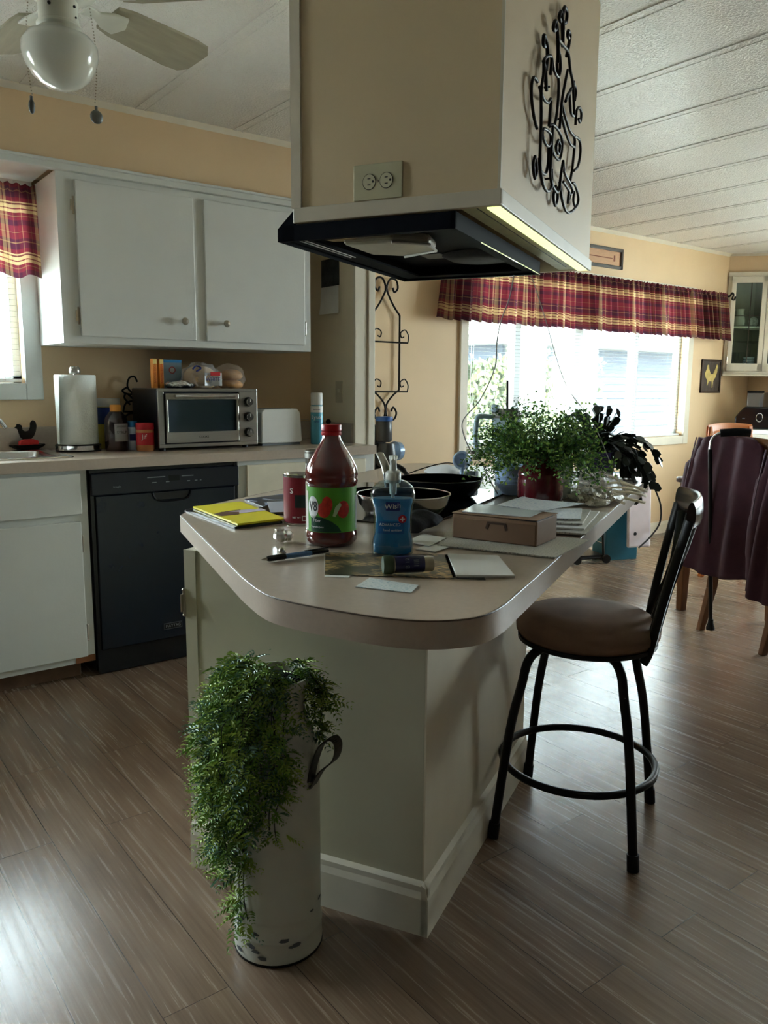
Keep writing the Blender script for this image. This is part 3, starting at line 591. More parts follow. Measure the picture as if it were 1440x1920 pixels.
t = thing('bread_bag', 'clear bag of sliced bread with a blue, white and red label on the oven', 'bread', (1.675, 3.66, ZO))
obj('loaf', blob((0, 0, 0), 0.062, (1.35, 0.85, 0.95), 0.006, 20, 5), M_bread, t, smooth=True)
obj('bag_film', blob((0, 0, 0), 0.069, (1.4, 0.9, 0.98), 0.018, 38, 9), film('bag_film', (236, 236, 240), 0.28), t, smooth=True, angle=30)
fl = obj('label', MB().grid(12, 6, lambda u, v: (-0.005+0.085*u, -0.058+0.010*sin(u*5), 0.012+0.062*v)), mat('white_film', (226, 226, 230), 0.35), t, smooth=True)
obj('lettering', place(text_mb('WHITE', 0.024), lambda x, y, z: (0.032+x, -0.0705-z, 0.042+y)), M_blueink, fl)
obj('red_panel', MB().box(0.02, 0.07, -0.0715, -0.069, 0.06, 0.078), M_redink, fl)
obj('blue_mark', MB().tube([(-0.06, -0.05, 0.09), (-0.04, -0.045, 0.105), (-0.02, -0.052, 0.095), (-0.045, -0.055, 0.08)], 0.004, 6, smooth=4), M_blueink, t)
t = thing('bun_bag', 'bag of brown hamburger buns at the right end of the oven top', 'bread', (1.835, 3.66, ZO)); t.scale = (1.12, 1.12, 1.35)
obj('buns', blob((0, 0, 0.0), 0.042, (1.35, 1.0, 0.42), 0.004, 25, 2).add(*[(lambda b: b.v)(blob((0, 0, 0.031), 0.042, (1.3, 1.0, 0.5), 0.004, 25, 6)), blob((0, 0, 0.031), 0.042, (1.3, 1.0, 0.5), 0.004, 25, 6).f]), mat('bun_crust', (190, 138, 84), 0.6, var=0.15), t, smooth=True)
obj('bag_film', blob((-0.005, 0, 0.0), 0.05, (1.45, 0.95, 0.98), 0.01, 38, 12), film('bag_film_tan', (226, 206, 186), 0.22), t, smooth=True, angle=30)
# toaster
t = thing('toaster', 'white two-slice toaster right of the toaster oven', 'toaster', (1.955, 3.575, Z), 0.02)
tp = [(0, 0.012), (0.235, 0.012), (0.243, 0.02), (0.232, 0.165), (0.215, 0.185), (0.02, 0.185), (0.003, 0.17)]
obj('body', MB().prism(tp, 0, 0.165, 'y'), M_wplastic, t, bevel=0.012, seg=3, smooth=True)
obj('base', MB().box(0.01, 0.232, 0.008, 0.157, 0, 0.013), M_greyink, t)
obj('slots', MB().box(0.03, 0.205, 0.045, 0.07, 0.185, 0.1862).box(0.03, 0.205, 0.095, 0.12, 0.185, 0.1862), M_black, t)
obj('lever', MB().box(0.235, 0.262, 0.065, 0.095, 0.06, 0.076), M_wplastic, t, bevel=0.004)
obj('dial', MB().cyl((0.236, 0.08, 0.035), 0.012, 0.012, ax='x'), M_wplastic, t)
# disinfectant can
sc_ = jar('spray_can', 'blue and white disinfectant spray can with a white cap beside the toaster', 'spray can', (2.275, 3.56, Z), [(0.030, 0), (0.0325, 0.004), (0.0325, 0.195), (0.028, 0.203)], mat('teal_blue_print', (84, 160, 184), 0.35), [(0.029, 0.203), (0.031, 0.205), (0.031, 0.262), (0.028, 0.266), (0, 0.266)], M_wplastic, (0.0328, 0.165, 0.197, M_whiteink, 0, 2*pi), [('Lysol', 0.03, 0.14, M_whiteink, -0.05, 0.9), ('disinfectant', 0.0085, 0.18, M_blueink, 0, 1), ('spray', 0.012, 0.118, M_blueink, 0, 1)])
t = thing('small_knife', 'black handled knife lying on the backsplash ledge beside the spray can', 'knife', (2.36, 3.93, Z+0.106), 0.1)
obj('handle', MB().tube([(-0.05, 0, 0.005), (0.03, 0, 0.006)], 0.007, 8, flat=0.7), M_black, t, smooth=True)
obj('blade', MB().box(0.03, 0.10, -0.006, 0.006, 0.004, 0.0055), M_steel, t)
t = thing('black_trivet', 'small black rounded object on the counter end behind the red bottle cap', 'trivet', (2.40, 3.64, Z))
obj('body', MB().lathe([(0.045, 0), (0.05, 0.01), (0.045, 0.06), (0.03, 0.09), (0, 0.10)], 24), M_black, t, smooth=True)
obj('knob', MB().sphere((0, 0, 0.11), 0.015, 12), M_black, t, smooth=True)
# calendar and switch plate on the partition (its face is the plane x = XS)
t = thing('wall_calendar', 'wall calendar with a dark mountain photo, hanging on the partition', 'calendar', (XS-0.004, 3.74, 1.62))
obj('picture_page', MB().box(-0.0015, 0.0015, -0.085, 0.085, 0.145, 0.29), mat('dark_mountain_photo', (58, 66, 74), 0.4, var=0.75, scale=18), t)
obj('date_page', MB().grid(4, 6, lambda u, v: (-0.003-0.014*(1-v)**2*(1-u), 0.085-0.17*u, 0.145*v)), mat('calendar_grid', (232, 232, 230), 0.6), t)
gr = MB()
for k in range(6): gr.box(-0.0062-0.0, -0.0058, -0.075, 0.075, 0.07+k*0.0, 0.0704)
t = thing('switch_plate', 'beige switch plate on the partition wall beside the counter', 'switch', (XS-0.001, 3.655, 1.20))
obj('plate', MB().box(-0.005, 0, -0.035, 0.035, -0.058, 0.058), mat('beige_plate', (196, 184, 156), 0.4), t, bevel=0.003)
obj('toggle', MB().box(-0.014, -0.004, -0.005, 0.005, -0.004, 0.016), mat('beige_toggle', (206, 196, 170), 0.4), t, bevel=0.002)
# ------------------------------------------------------------------ ceiling fan
FC = (0.724, 2.426)
t = thing('ceiling_fan', 'white ceiling fan with grey-white blades and an opal globe light', 'ceiling fan', (FC[0], FC[1], CEIL))
M_fanw = mat('aged_white_enamel', (206, 206, 196), 0.4)
M_blade = mat('grey_white_blade', (158, 152, 132), 0.5, var=0.1, scale=6, stretch=(1, 8, 1))
obj('motor_housing', MB().lathe([(0, -0.001), (0.085, -0.001), (0.09, -0.02), (0.115, -0.045), (0.12, -0.085), (0.10, -0.115), (0.06, -0.13), (0.045, -0.135)], 40), M_fanw, t, smooth=True, angle=50)
obj('light_kit', MB().lathe([(0.045, -0.13), (0.052, -0.14), (0.052, -0.195), (0.058, -0.2), (0.058, -0.205), (0.052, -0.21), (0.058, -0.215), (0.062, -0.222)], 36), M_fanw, t, smooth=True, angle=30)
gl = mat('opal_glass', (214, 214, 204), 0.18, var=0.0, coat=0.6); translucent(gl, 0.3)
obj('globe', MB().lathe([(0.052, -0.215), (0.062, -0.222), (0.085, -0.232), (0.099, -0.252), (0.100, -0.275), (0.092, -0.303), (0.075, -0.332), (0.05, -0.352), (0.02, -0.362), (0, -0.364)], 40), gl, t, smooth=True, angle=80)
for k in range(5):
    a = radians(21.5+72*k)
    b = MB(); pts = [(0.17, -0.05), (0.22, -0.062), (0.45, -0.076), (0.51, -0.07), (0.535, -0.045), (0.535, 0.045), (0.51, 0.07), (0.45, 0.076), (0.22, 0.062), (0.17, 0.05)]
    b.prism(pts, -0.004, 0.004, 'z'); b.v = [(x, y, z-y*0.27) for x, y, z in b.v]
    bl = obj('blade', b, M_blade, t, loc=(0, 0, -0.118), rot=(0, 0, a))
    ir = MB().prism([(0.09, -0.02), (0.13, -0.014), (0.17, -0.035), (0.215, -0.04), (0.235, 0), (0.215, 0.04), (0.17, 0.035), (0.13, 0.014), (0.09, 0.02)], -0.012, -0.0045, 'z'); ir.v = [(x, y, z-y*0.27) for x, y, z in ir.v]
    obj('blade_iron', ir, M_fanw, bl, bevel=0.003)
def chain(dx, dy, z0, z1, tag_fn):
    m = MB(); n = int((z0-z1)/0.008)
    for i in range(n): m.sphere((dx*(1+0.15*math.sin(i/n*3)), dy, z0-i*0.008), 0.0022, 6)
    c = obj('pull_chain', m, M_nickel, t); obj('chain_fob', tag_fn, mat('pewter_fob', (104, 106, 104), 0.5, metal=0.5), c, smooth=True)
chain(0.075, -0.035, -0.15, -0.405, MB().sphere((0.08, -0.035, -0.428), 0.0185, 14, sc=(1, 0.5, 1.0)).cyl((0.08, -0.035, -0.412), 0.004, 0.012))
chain(-0.07, 0.03, -0.15, -0.395, MB().sphere((-0.075, 0.03, -0.415), 0.013, 12, sc=(0.7, 0.6, 1.5)).cyl((-0.075, 0.03, -0.4), 0.004, 0.012))
obj('dark_screw', MB().sphere((0.03, -0.046, -0.16), 0.004, 8).sphere((0.034, -0.042, -0.185), 0.003, 8).sphere((-0.035, -0.042, -0.165), 0.005, 8), M_black, t)

# ------------------------------------------------------------------ boxed enclosure over the island, range hood
HI0, HI1, HJ0, HJ1, HZ = 0.312, 1.449, -0.041, 0.50, 1.644
o0 = IJ(0, 0, 0)
HS = 0.9034; ho = IJ(-0.150, -0.058, 0.1188); CL = (CEIL-0.001-0.1188)/HS   # the hood assembly has one common origin and size
t = thing('hood_enclosure', 'tall tan painted box hanging from the ceiling above the island', 'range hood enclosure', ho, PHI); t.scale = (HS,)*3
M_tan = mat('tan_wall_paint', (206, 184, 148), 0.55, var=0.02, scale=3, bump=0.03, bscale=200)
M_tantrim = mat('grey_beige_trim', (200, 190, 170), 0.45, var=0.03)
m = MB()
tk = 0.018
for a in ((HI0, HI0+tk, HJ0, HJ1), (HI1-tk, HI1, HJ0, HJ1), (HI0+tk, HI1-tk, HJ0, HJ0+tk), (HI0+tk, HI1-tk, HJ1-tk, HJ1)): m.box(a[0], a[1], a[2], a[3], HZ+0.002, CL)
obj('side_panels', m, M_tan, t)
m = MB().box(HI0-0.008, HI0+0.001, HJ0-0.008, HJ1, HZ, HZ+0.036).box(HI0, HI1+0.004, HJ0-0.008, HJ0+0.001, HZ, HZ+0.036).box(HI0, HI1, HJ1-0.001, HJ1+0.006, HZ, HZ+0.036)
obj('bottom_trim', m, M_tantrim, t, bevel=0.002)
obj('corner_trim', MB().box(HI0-0.007, HI0+0.001, HJ1-0.022, HJ1+0.006, HZ+0.036, CL), M_tantrim, t)
obj('corner_trim', MB().box(HI0-0.004, HI0+0.001, HJ0-0.004, HJ0+0.003, HZ+0.036, CL), M_tantrim, t)
M_under = mat('olive_cream_panel', (196, 190, 140), 0.5, var=0.1, scale=30)
obj('bottom_panel', MB().box(HI0+tk, HI1-tk, HJ0+tk, 0.06, HZ+0.005, HZ+0.012), M_under, t)
obj('panel_groove', MB().box(HI0+tk, HI1-0.09, 0.020, 0.0225, HZ+0.004, HZ+0.0052), M_black, t)
obj('bright_strip', MB().box(HI0+tk+0.002, HI1-tk-0.002, HJ0+0.002, HJ0+0.034, HZ-0.001, HZ+0.0049), mat('pale_emissive_strip', (226, 236, 170), 0.5, emit=(214, 230, 150), estr=0.32, var=0.1, scale=60), t)  # pale yellow-green strip along the right edge, weakly emissive
# hood
M_hood = mat('dark_navy_hood_enamel', (8, 11, 20), 0.75, var=0.05, spec=0.08)
t2 = thing('range_hood', 'black range hood under the boxed enclosure above the cooktop', 'range hood', ho, PHI); t2.scale = (HS,)*3
a0, a1, b0, b1, z0 = 0.318, 1.165, 0.066, 0.556, 1.602
prof = [(b1, z0), (b1, z0+0.032), (0.508, z0+0.075), (0.508, z0+0.04), (b0, z0+0.04)]
m = MB()
m.box(a0, a0+0.012, b0, b1-0.012, z0, z0+0.04).box(a1-0.012, a1, b0, b1-0.012, z0, z0+0.04)
for x0, x1 in ((a0, a0+0.004), (a1-0.004, a1)): m.prism([(b1, z0), (b1, z0+0.032), (0.507, z0+0.075), (0.507, z0)], x0, x1, 'x')
m.box(a0, a1, b0, b0+0.012, z0, z0+0.04)
m.box(a0+0.012, a1-0.012, b0+0.012, b1-0.012, z0+0.036, z0+0.04)
m.prism([(b1, z0), (b1, z0+0.032), (b1-0.004, z0+0.032), (b1-0.004, z0)], a0, a1, 'x').prism([(b1, z0+0.032), (0.508, z0+0.075), (0.508, z0+0.071), (b1-0.004, z0+0.028)], a0, a1, 'x')
obj('hood_shell', m, M_hood, t2)
m = MB()
for x0, x1, y0, y1 in ((a0+0.012, a0+0.05, b0+0.012, b1-0.02), (a1-0.06, a1-0.012, b0+0.012, b1-0.02), (a0+0.05, a1-0.06, b1-0.08, b1-0.02), (a0+0.05, a1-0.06, b0+0.012, b0+0.045)): m.box(x0, x1, y0, y1, z0+0.006, z0+0.012)
obj('inner_pan', m, M_hood, t2)
obj('bright_lip', MB().box(a0+0.2, a1, b0-0.001, b0+0.001, z0-0.001, z0+0.001).box(a1-0.001, a1+0.001, b0, b1, z0-0.001, z0+0.001), M_chrome, t2)
obj('groove_lines', MB().box(a0+0.03, a0+0.33, b1-0.05, b1-0.046, z0+0.004, z0+0.006).box(a0+0.03, a0+0.33, b1-0.064, b1-0.061, z0+0.004, z0+0.006), M_steel, t2)
obj('filter', MB().lathe([(0, z0+0.024), (0.09, z0+0.02), (0.12, z0+0.034)], 32, c=(0.93, 0.20, 0)), mat('mesh_filter', (36, 36, 40), 0.7, metal=0.2, var=0.5, scale=220), t2, smooth=True)
lc = obj('lamp_cover', MB().prism([(0.42, 0.42), (0.60, 0.42), (0.66, 0.34), (0.60, 0.22), (0.50, 0.20), (0.43, 0.28)], z0+0.0, z0+0.03, 'z'), mat('clouded_white_lens', (186, 184, 168), 0.4, var=0.1), t2, bevel=0.012, seg=3)
obj('lens_edge', MB().tube([(0.43, 0.28, z0), (0.50, 0.20, z0), (0.60, 0.22, z0), (0.66, 0.34, z0)], 0.004, 6), M_paper, lc)
obj('scorched_insulation', MB().prism([(0.36, 0.47), (0.40, 0.36), (0.44, 0.40), (0.43, 0.45)], z0+0.012, z0+0.02, 'z'), mat('pale_insulation', (182, 160, 128), 0.9, var=0.3, scale=40), t2)
obj('rating_sticker', MB().box(0.84, 0.93, 0.30, 0.37, z0+0.033, z0+0.0355), mat('grey_sticker', (58, 66, 70), 0.5), t2)
obj('screw_heads', MB().sphere((0.86, b0+0.006, z0+0.003), 0.005, 8).sphere((1.0, b0+0.006, z0+0.003), 0.005, 8), M_chrome, t2)
# outlet
t = thing('double_outlet', 'beige double outlet plate with two round receptacles on the tan hood box', 'outlet', IJ(HI0*HS-0.150-0.0005, 0.264*HS-0.058, 1.724*HS+0.1188), PHI-pi/2); t.scale = (HS,)*3
M_plate = mat('olive_beige_plate', (188, 182, 150), 0.4)
obj('plate', MB().box(-0.066, 0.066, -0.005, 0, -0.042, 0.042), M_plate, t, bevel=0.003)
for dx in (-0.022, 0.024):
    r = obj('receptacle', MB().prism([(0.0165*cos(a), 0.0175*sin(a)) for a in [2*pi*k/24 for k in range(24)]], -0.0068, -0.004, 'y'), mat('ivory_socket', (196, 190, 160), 0.35), t, loc=(dx, 0, 0))
    obj('outline', MB().tube([(0.0172*cos(2*pi*k/24), -0.0056, 0.0182*sin(2*pi*k/24)) for k in range(24)], 0.0008, 5, closed=True), M_ink, r)
    obj('slots', MB().box(-0.004, 0.004, -0.0072, -0.0066, 0.006, 0.0082).box(-0.004, 0.004, -0.0072, -0.0066, -0.0082, -0.006).cyl((0.0105, -0.0072, 0), 0.0028, 0.0008, 12, ax='y'), M_ink, r)
obj('screw', MB().sphere((0.001, -0.005, 0), 0.003, 8), M_nickel, t)
# scroll art
SC = [[(0.846,2.171),(0.845,2.215),(0.832,2.24),(0.848,2.274),(0.881,2.271),(0.875,2.245),(0.848,2.235)],[(0.828,2.179),(0.813,2.218),(0.794,2.24),(0.773,2.22),(0.791,2.214)],[(0.762,2.099),(0.755,2.138),(0.742,2.168),(0.717,2.187),(0.694,2.164),(0.708,2.16),(0.733,2.176)],[(0.666,2.05),(0.672,2.092),(0.655,2.116),(0.628,2.12),(0.625,2.1),(0.644,2.099)],[(0.88,2.158),(0.904,2.197),(0.914,2.226),(0.89,2.228),(0.884,2.215),(0.901,2.212)],[(0.68,2.043),(0.687,2.085),(0.648,2.077),(0.607,2.052),(0.606,2.019),(0.588,1.974),(0.597,1.915),(0.599,1.86),(0.601,1.803),(0.633,1.764),(0.688,1.753),(0.74,1.776),(0.733,1.82)],[(0.578,1.993),(0.542,1.992),(0.522,1.969),(0.526,1.936),(0.555,1.903),(0.589,1.885)],[(0.586,1.984),(0.626,1.969),(0.679,1.974),(0.71,1.992),(0.708,1.962),(0.701,1.922)],[(0.687,2.085),(0.718,2.067),(0.768,2.066),(0.792,2.092),(0.779,2.123),(0.756,2.132)],[(0.791,2.136),(0.783,2.101),(0.812,2.068),(0.813,2.023),(0.8,1.974),(0.782,1.948)],[(0.902,2.129),(0.877,2.09),(0.843,2.026),(0.835,1.984),(0.827,1.951)],[(0.744,2.155),(0.802,2.161),(0.878,2.167),(0.917,2.134),(0.954,2.115),(0.98,2.074),(0.998,2.031)],[(0.858,2.028),(0.911,2.006),(0.982,1.987),(1.053,1.986),(1.052,1.946),(1.037,1.891),(1.011,1.848)],[(0.85,1.988),(0.902,1.965),(0.973,1.949),(1.041,1.956)],[(1.02,2.014),(1.028,2.056),(1.069,2.077),(1.099,2.067),(1.087,2.04),(1.062,2.043)],[(1.052,1.99),(1.124,1.999),(1.15,1.971),(1.123,1.922),(1.064,1.894)],[(0.987,2.125),(1.025,2.111),(1.014,2.081)],[(0.614,1.886),(0.638,1.897),(0.704,1.902),(0.708,1.88),(0.67,1.864),(0.623,1.872),(0.614,1.886)],[(0.728,1.929),(0.768,1.944),(0.843,1.946),(0.885,1.929),(0.87,1.884),(0.826,1.87),(0.765,1.879),(0.745,1.913)],[(0.818,1.917),(0.792,1.892),(0.824,1.882),(0.842,1.908),(0.818,1.917)],[(0.728,1.929),(0.723,1.877),(0.721,1.802),(0.769,1.776),(0.827,1.782),(0.849,1.831),(0.872,1.875)],[(0.624,1.823),(0.634,1.797),(0.694,1.799),(0.723,1.833),(0.723,1.877)],[(0.563,1.811),(0.548,1.785),(0.57,1.759),(0.585,1.785),(0.563,1.811)],[(0.872,1.875),(0.893,1.848),(0.979,1.835),(1.017,1.822),(0.985,1.806),(0.949,1.815),(0.883,1.82)],[(0.825,1.797),(0.801,1.764),(0.827,1.744),(0.853,1.769),(0.84,1.798)],[(0.853,1.813),(0.891,1.776),(0.945,1.754),(1.012,1.76),(1.113,1.801),(1.125,1.831),(1.064,1.853),(1.029,1.849)],[(0.967,1.812),(0.957,1.777),(0.986,1.803)],[(1.077,1.835),(1.074,1.807),(1.104,1.796)],[(0.613,2.054),(0.641,2.041),(0.661,1.997),(0.643,2.028),(0.661,2.076)],[(0.942,2.092),(0.872,2.035),(0.914,2.07),(0.947,2.029),(0.99,2.029)]]
t = thing('wire_scroll_art', 'black bent wire wall art of looping scrolls on the right side of the hood box', 'wall art', ho, PHI); t.scale = (HS,)*3
m = MB()
for k, l in enumerate(SC): m.tube([(a, HJ0-0.013-0.004*(k % 3), b) for a, b in l], 0.0042 if k > 4 else 0.005, 7, smooth=6)
for a, b in ((0.70, 2.02), (0.84, 1.98), (0.75, 1.80)): m.tube([(a, HJ0+0.001, b), (a, HJ0-0.016, b)], 0.003, 6)
obj('wire', m, M_iron, t, smooth=True, angle=60)
# cords hanging from the hood
M_cord = mat('pale_grey_cord', (158, 154, 150), 0.5, var=0)
c1 = [(0.886,0.077,1.5655),(0.883,0.088,1.497),(0.876,0.109,1.434),(0.873,0.12,1.37),(0.871,0.124,1.289),(0.858,0.165,1.191),(0.844,0.211,1.133),(0.843,0.213,1.091),(0.852,0.185,1.025),(0.862,0.152,0.989),(0.89,0.13,0.93),(0.93,0.12,0.89)]
o = obj('charging_cord', MB().tube([IJ(*p) for p in c1], 0.0021, 6, smooth=5), M_cord, smooth=True); tag(o, 'grey cord looping down from the hood to the left side of the bushy plant', 'cord')
c2 = [(0.902,0.028,1.5655),(0.939,-0.007,1.451),(0.985,-0.072,1.242),(1.10,-0.14,1.122),(1.151,-0.206,0.966),(1.159,-0.252,0.884)]
o = obj('hanging_string', MB().tube([IJ(*p) for p in c2], 0.0015, 6, smooth=5), M_cord, smooth=True); tag(o, 'thin straight string running down from the hood to the right edge of the island', 'string')

# ------------------------------------------------------------------ island
t = thing('kitchen_island', 'pale grey island cabinet with white baseboards under the beige worktop', 'kitchen island', (o0.x, o0.y, 0), PHI)
M_isl = mat('island_paint', (190, 184, 160), 0.5, var=0.04, scale=3)
obj('body', MB().box(0.0, 0.875, 0.0, 0.635, 0.001, ZT-0.046).box(0.875, 1.62, 0.25, 0.635, 0.001, ZT-0.046), M_isl, t, bevel=0.002)
obj('corner_strip', MB().box(-0.003, 0.001, 0.605, 0.639, 0.001, ZT-0.047), M_isl, t)
obj('side_panel', MB().box(0.0, 0.875, -0.0035, 0.001, 0.001, ZT-0.047), mat('cream_side_panel', (214, 202, 178), 0.5, var=0.03), t)
bs = [(0, 0.0), (-0.017, 0.0), (-0.017, 0.09), (-0.012, 0.105), (-0.012, 0.118), (0, 0.125)]
m = MB().prism([(y-0.003, z) for y, z in bs], -0.017, 0.876, 'x'); obj('baseboard', m, M_trim, t)
m = MB().prism([(x, z) for x, z in bs], -0.018, 0.635, 'y'); obj('baseboard', m, M_trim, t)
hinge(t, -0.004, 0.641, 0.70)
def arc(cx, cy, r, d0, d1, n=10): return [(cx+r*cos(radians(d0+(d1-d0)*k/n)), cy+r*sin(radians(d0+(d1-d0)*k/n))) for k in range(n+1)]
# outline of the worktop: nose at the front, chamfered left corner, long right edge, clipped far end
s2 = sin(radians(45))
out = []
nose = [(-0.34, 0.235), (-0.38, 0.188), (-0.412, 0.148), (-0.437, 0.105), (-0.452, 0.05), (-0.461, -0.02), (-0.466, -0.09), (-0.462, -0.144), (-0.446, -0.19), (-0.412, -0.230), (-0.37, -0.249), (-0.31, -0.256), (-0.25, -0.256)]
nose = [(p.x, p.y) for p in spline([Vector((a, b, 0)) for a, b in nose], 3)]
out += nose
out += arc(1.75, -0.176, 0.08, 270, 330, 6)                      # far right
out += [(1.90, -0.05)] + arc(1.80, 0.74, 0.1, 0, 90, 6)
out += arc(0.285, 0.80, 0.045, 90, 150, 6)                       # left tip
out += [(0.185, 0.795)]
t = thing('island_worktop', 'beige laminate island worktop with a rounded nose and chamfered corner', 'countertop', (o0.x, o0.y, 0), PHI)
obj('slab', MB().prism(out, ZT-0.044, ZT, 'z'), M_lam, t, bevel=0.002, smooth=False)
def offset(poly, d):
    r = []; n = len(poly)
    for i in range(n):
        p, q, s = Vector(poly[i-1]), Vector(poly[i]), Vector(poly[(i+1) % n])
        e = (s-p).normalized(); r.append((q.x+e.y*d, q.y-e.x*d))
    return r
oo = offset(out, 0.0015)
eb = MB(); n = len(oo); eb.add([(x, y, ZT-0.046) for x, y in oo]+[(x, y, ZT-0.0015) for x, y in oo], [(i, (i+1) % n, n+(i+1) % n, n+i) for i in range(n)])
obj('edge_band', eb, M_lam_edge, t, smooth=True, angle=30)
sl = offset(out, 0.0012); lm = MB().tube([(x, y, ZT-0.0012) for x, y in sl], 0.0013, 5, closed=True)
obj('dark_seam', lm, mat('dark_brown_seam', (84, 66, 54), 0.4, var=0), t)
# cooktop
t = thing('cooktop', 'black glass electric cooktop set in the island below the hood', 'cooktop', tuple(IJ(0, 0, 0)), PHI)
CX0, CX1, CY0, CY1 = 0.30, 1.07, 0.118, 0.66
m = MB().prism(rr(CX0, CX1, CY0, CY1, 0.02), ZT+0.0005, ZT+0.006, 'z')
obj('glass', m, mat('black_ceramic_glass', (10, 11, 14), 0.06, var=0, spec=0.8), t, bevel=0.0015)
ring = MB()
for x, y, r in ((0.49, 0.27, 0.10), (0.88, 0.27, 0.075), (0.49, 0.51, 0.075), (0.88, 0.51, 0.10)): ring.lathe([(r, ZT+0.0062), (r+0.003, ZT+0.0062)], 40, c=(x, y, 0))
obj('burner_rings', ring, mat('grey_ring', (90, 92, 96), 0.3, var=0), t)
# ------------------------------------------------------------------ things on the island
ZI = ZT+0.0008
def ij_local(pts): return [(a, b) for a, b in pts]
def sheet(name, label, cat, corners, z, th, mt, group=None, curl=0.0, edge=None):
    cx = sum(p[0] for p in corners)/4; cy = sum(p[1] for p in corners)/4
    t = bpy.data.objects.new(name, None)
    nu = nv = 8; mb = MB()
    A, B, Cc, D = [Vector((a-cx, b-cy, 0)) for a, b in corners]
    def fn(u, v):
        p = A*(1-u)*(1-v)+B*u*(1-v)+Cc*u*v+D*(1-u)*v
        p.z = curl*((2*u-1)**2*(0.4+0.6*v)+0.3*sin(u*7+v*3)); return p
    mb.grid(nu, nv, fn); n = len(mb.v); top = [(x, y, zz+th) for x, y, zz in mb.v]; f0 = list(mb.f)
    mb.add(top, f0); w = nu+1
    bd = [i for i in range(w)]+[w*j+nu for j in range(1, nv+1)]+[w*nv+i for i in range(nu-1, -1, -1)]+[w*j for j in range(nv-1, 0, -1)]
    mb.f += [(bd[k], bd[(k+1) % len(bd)], bd[(k+1) % len(bd)]+n, bd[k]+n) for k in range(len(bd))]; mb.m += [0]*len(bd)
    bpy.data.objects.remove(t)
    p = IJ(cx, cy, z); o = obj(name, mb, mt, loc=p, rot=(0, 0, PHI), smooth=True, angle=30); tag(o, label, cat, group); return o
def printed(name, base, ink, sx=60, sy=260, rough=0.4, thr=0.5, more=None):   # printed page: rows of marks
    m = mat(name, base, rough, var=0); N = m.node_tree.nodes; L_ = m.node_tree.links; b = N['Principled BSDF']
    tc = N.new('ShaderNodeTexCoord'); mp = N.new('ShaderNodeMapping'); mp.inputs['Scale'].default_value = (sy, sx, 1); L_.new(tc.outputs['Object'], mp.inputs[0])
    n = N.new('ShaderNodeTexNoise'); n.inputs['Scale'].default_value = 1; n.inputs['Detail'].default_value = 1; L_.new(mp.outputs[0], n.inputs['Vector'])
    r = N.new('ShaderNodeValToRGB'); r.color_ramp.elements[0].position = thr; r.color_ramp.elements[0].color = srgb(*base); r.color_ramp.elements[1].position = thr+0.06; r.color_ramp.elements[1].color = srgb(*ink)
    L_.new(n.outputs['Fac'], r.inputs[0])
    if more:
        n2 = N.new('ShaderNodeTexNoise'); n2.inputs['Scale'].default_value = 14; L_.new(tc.outputs['Object'], n2.inputs['Vector'])
        r2 = N.new('ShaderNodeValToRGB'); r2.color_ramp.elements[0].position = 0.45; r2.color_ramp.elements[1].position = 0.55; L_.new(n2.outputs['Fac'], r2.inputs[0])
        mx = N.new('ShaderNodeMix'); mx.data_type = 'RGBA'; L_.new(r2.outputs[0], mx.inputs['Factor']); L_.new(r.outputs[0], mx.inputs[6]); mx.inputs[7].default_value = srgb(*more); L_.new(mx.outputs[2], b.inputs['Base Color'])
    else: L_.new(r.outputs[0], b.inputs['Base Color'])
    return m
# vegetable juice bottle
M_juice = mat('dark_tomato_juice', (92, 22, 18), 0.12, var=0.05, coat=0.8, spec=0.7)
bp_ = IJ(0.012, 0.236, ZI); FACE = atan2(-bp_.y, -bp_.x)
t = thing('juice_bottle', 'large vegetable juice bottle with a red cap and green label, tallest thing on the island', 'bottle', bp_, 0)
R = 0.058
pr = [(0.040, 0.0), (0.050, 0.003), (0.057, 0.012), (0.058, 0.022), (0.0555, 0.030), (0.0545, 0.033), (0.0545, 0.133), (0.0555, 0.136), (0.0585, 0.142), (0.0585, 0.148), (0.0565, 0.152), (0.0585, 0.156), (0.058, 0.164), (0.055, 0.176), (0.047, 0.192), (0.037, 0.208), (0.027, 0.224), (0.0205, 0.236), (0.019, 0.246)]
obj('body', MB().lathe(pr, 56), M_juice, t, smooth=True, angle=70)
cp = [(0.0215, 0.243), (0.0225, 0.245), (0.0225, 0.250), (0.0205, 0.2515), (0.0225, 0.254), (0.0225, 0.264), (0.0215, 0.2665), (0, 0.2665)]
obj('cap', MB().lathe(cp, 40), mat('red_cap', (176, 24, 30), 0.35), t, smooth=True, angle=30)
LR = 0.0552
lb = obj('label', MB().lathe([(LR, 0.034), (LR, 0.1325)], 64), mat('bright_green_label', (86, 158, 36), 0.4, var=0.08, scale=20), t, smooth=True)
def lbl(poly, z0, off, a0=FACE, n=1):   # flat polygon (x,y) wrapped on the label: fan made of thin strips
    m = MB(); xs = [p[0] for p in poly]; bm = bmesh.new(); vv = [bm.verts.new((x, y, 0)) for x, y in poly]; bm.faces.new(vv)
    x0, x1 = min(xs), max(xs); k = int((x1-x0)/0.004)
    for i in range(1, k): bmesh.ops.bisect_plane(bm, geom=bm.verts[:]+bm.edges[:]+bm.faces[:], plane_co=(x0+(x1-x0)*i/k, 0, 0), plane_no=(1, 0, 0))
    bm.verts.index_update(); m.add([tuple(v.co) for v in bm.verts], [tuple(v.index for v in f.verts) for f in bm.faces]); bm.free()
    return wrap(place(m, lambda x, y, z: (x, y, off)), LR, a0, z0)
def ell(rx, ry, cx=0, cy=0, n=28): return [(cx+rx*cos(2*pi*k/n), cy+ry*sin(2*pi*k/n)) for k in range(n)]
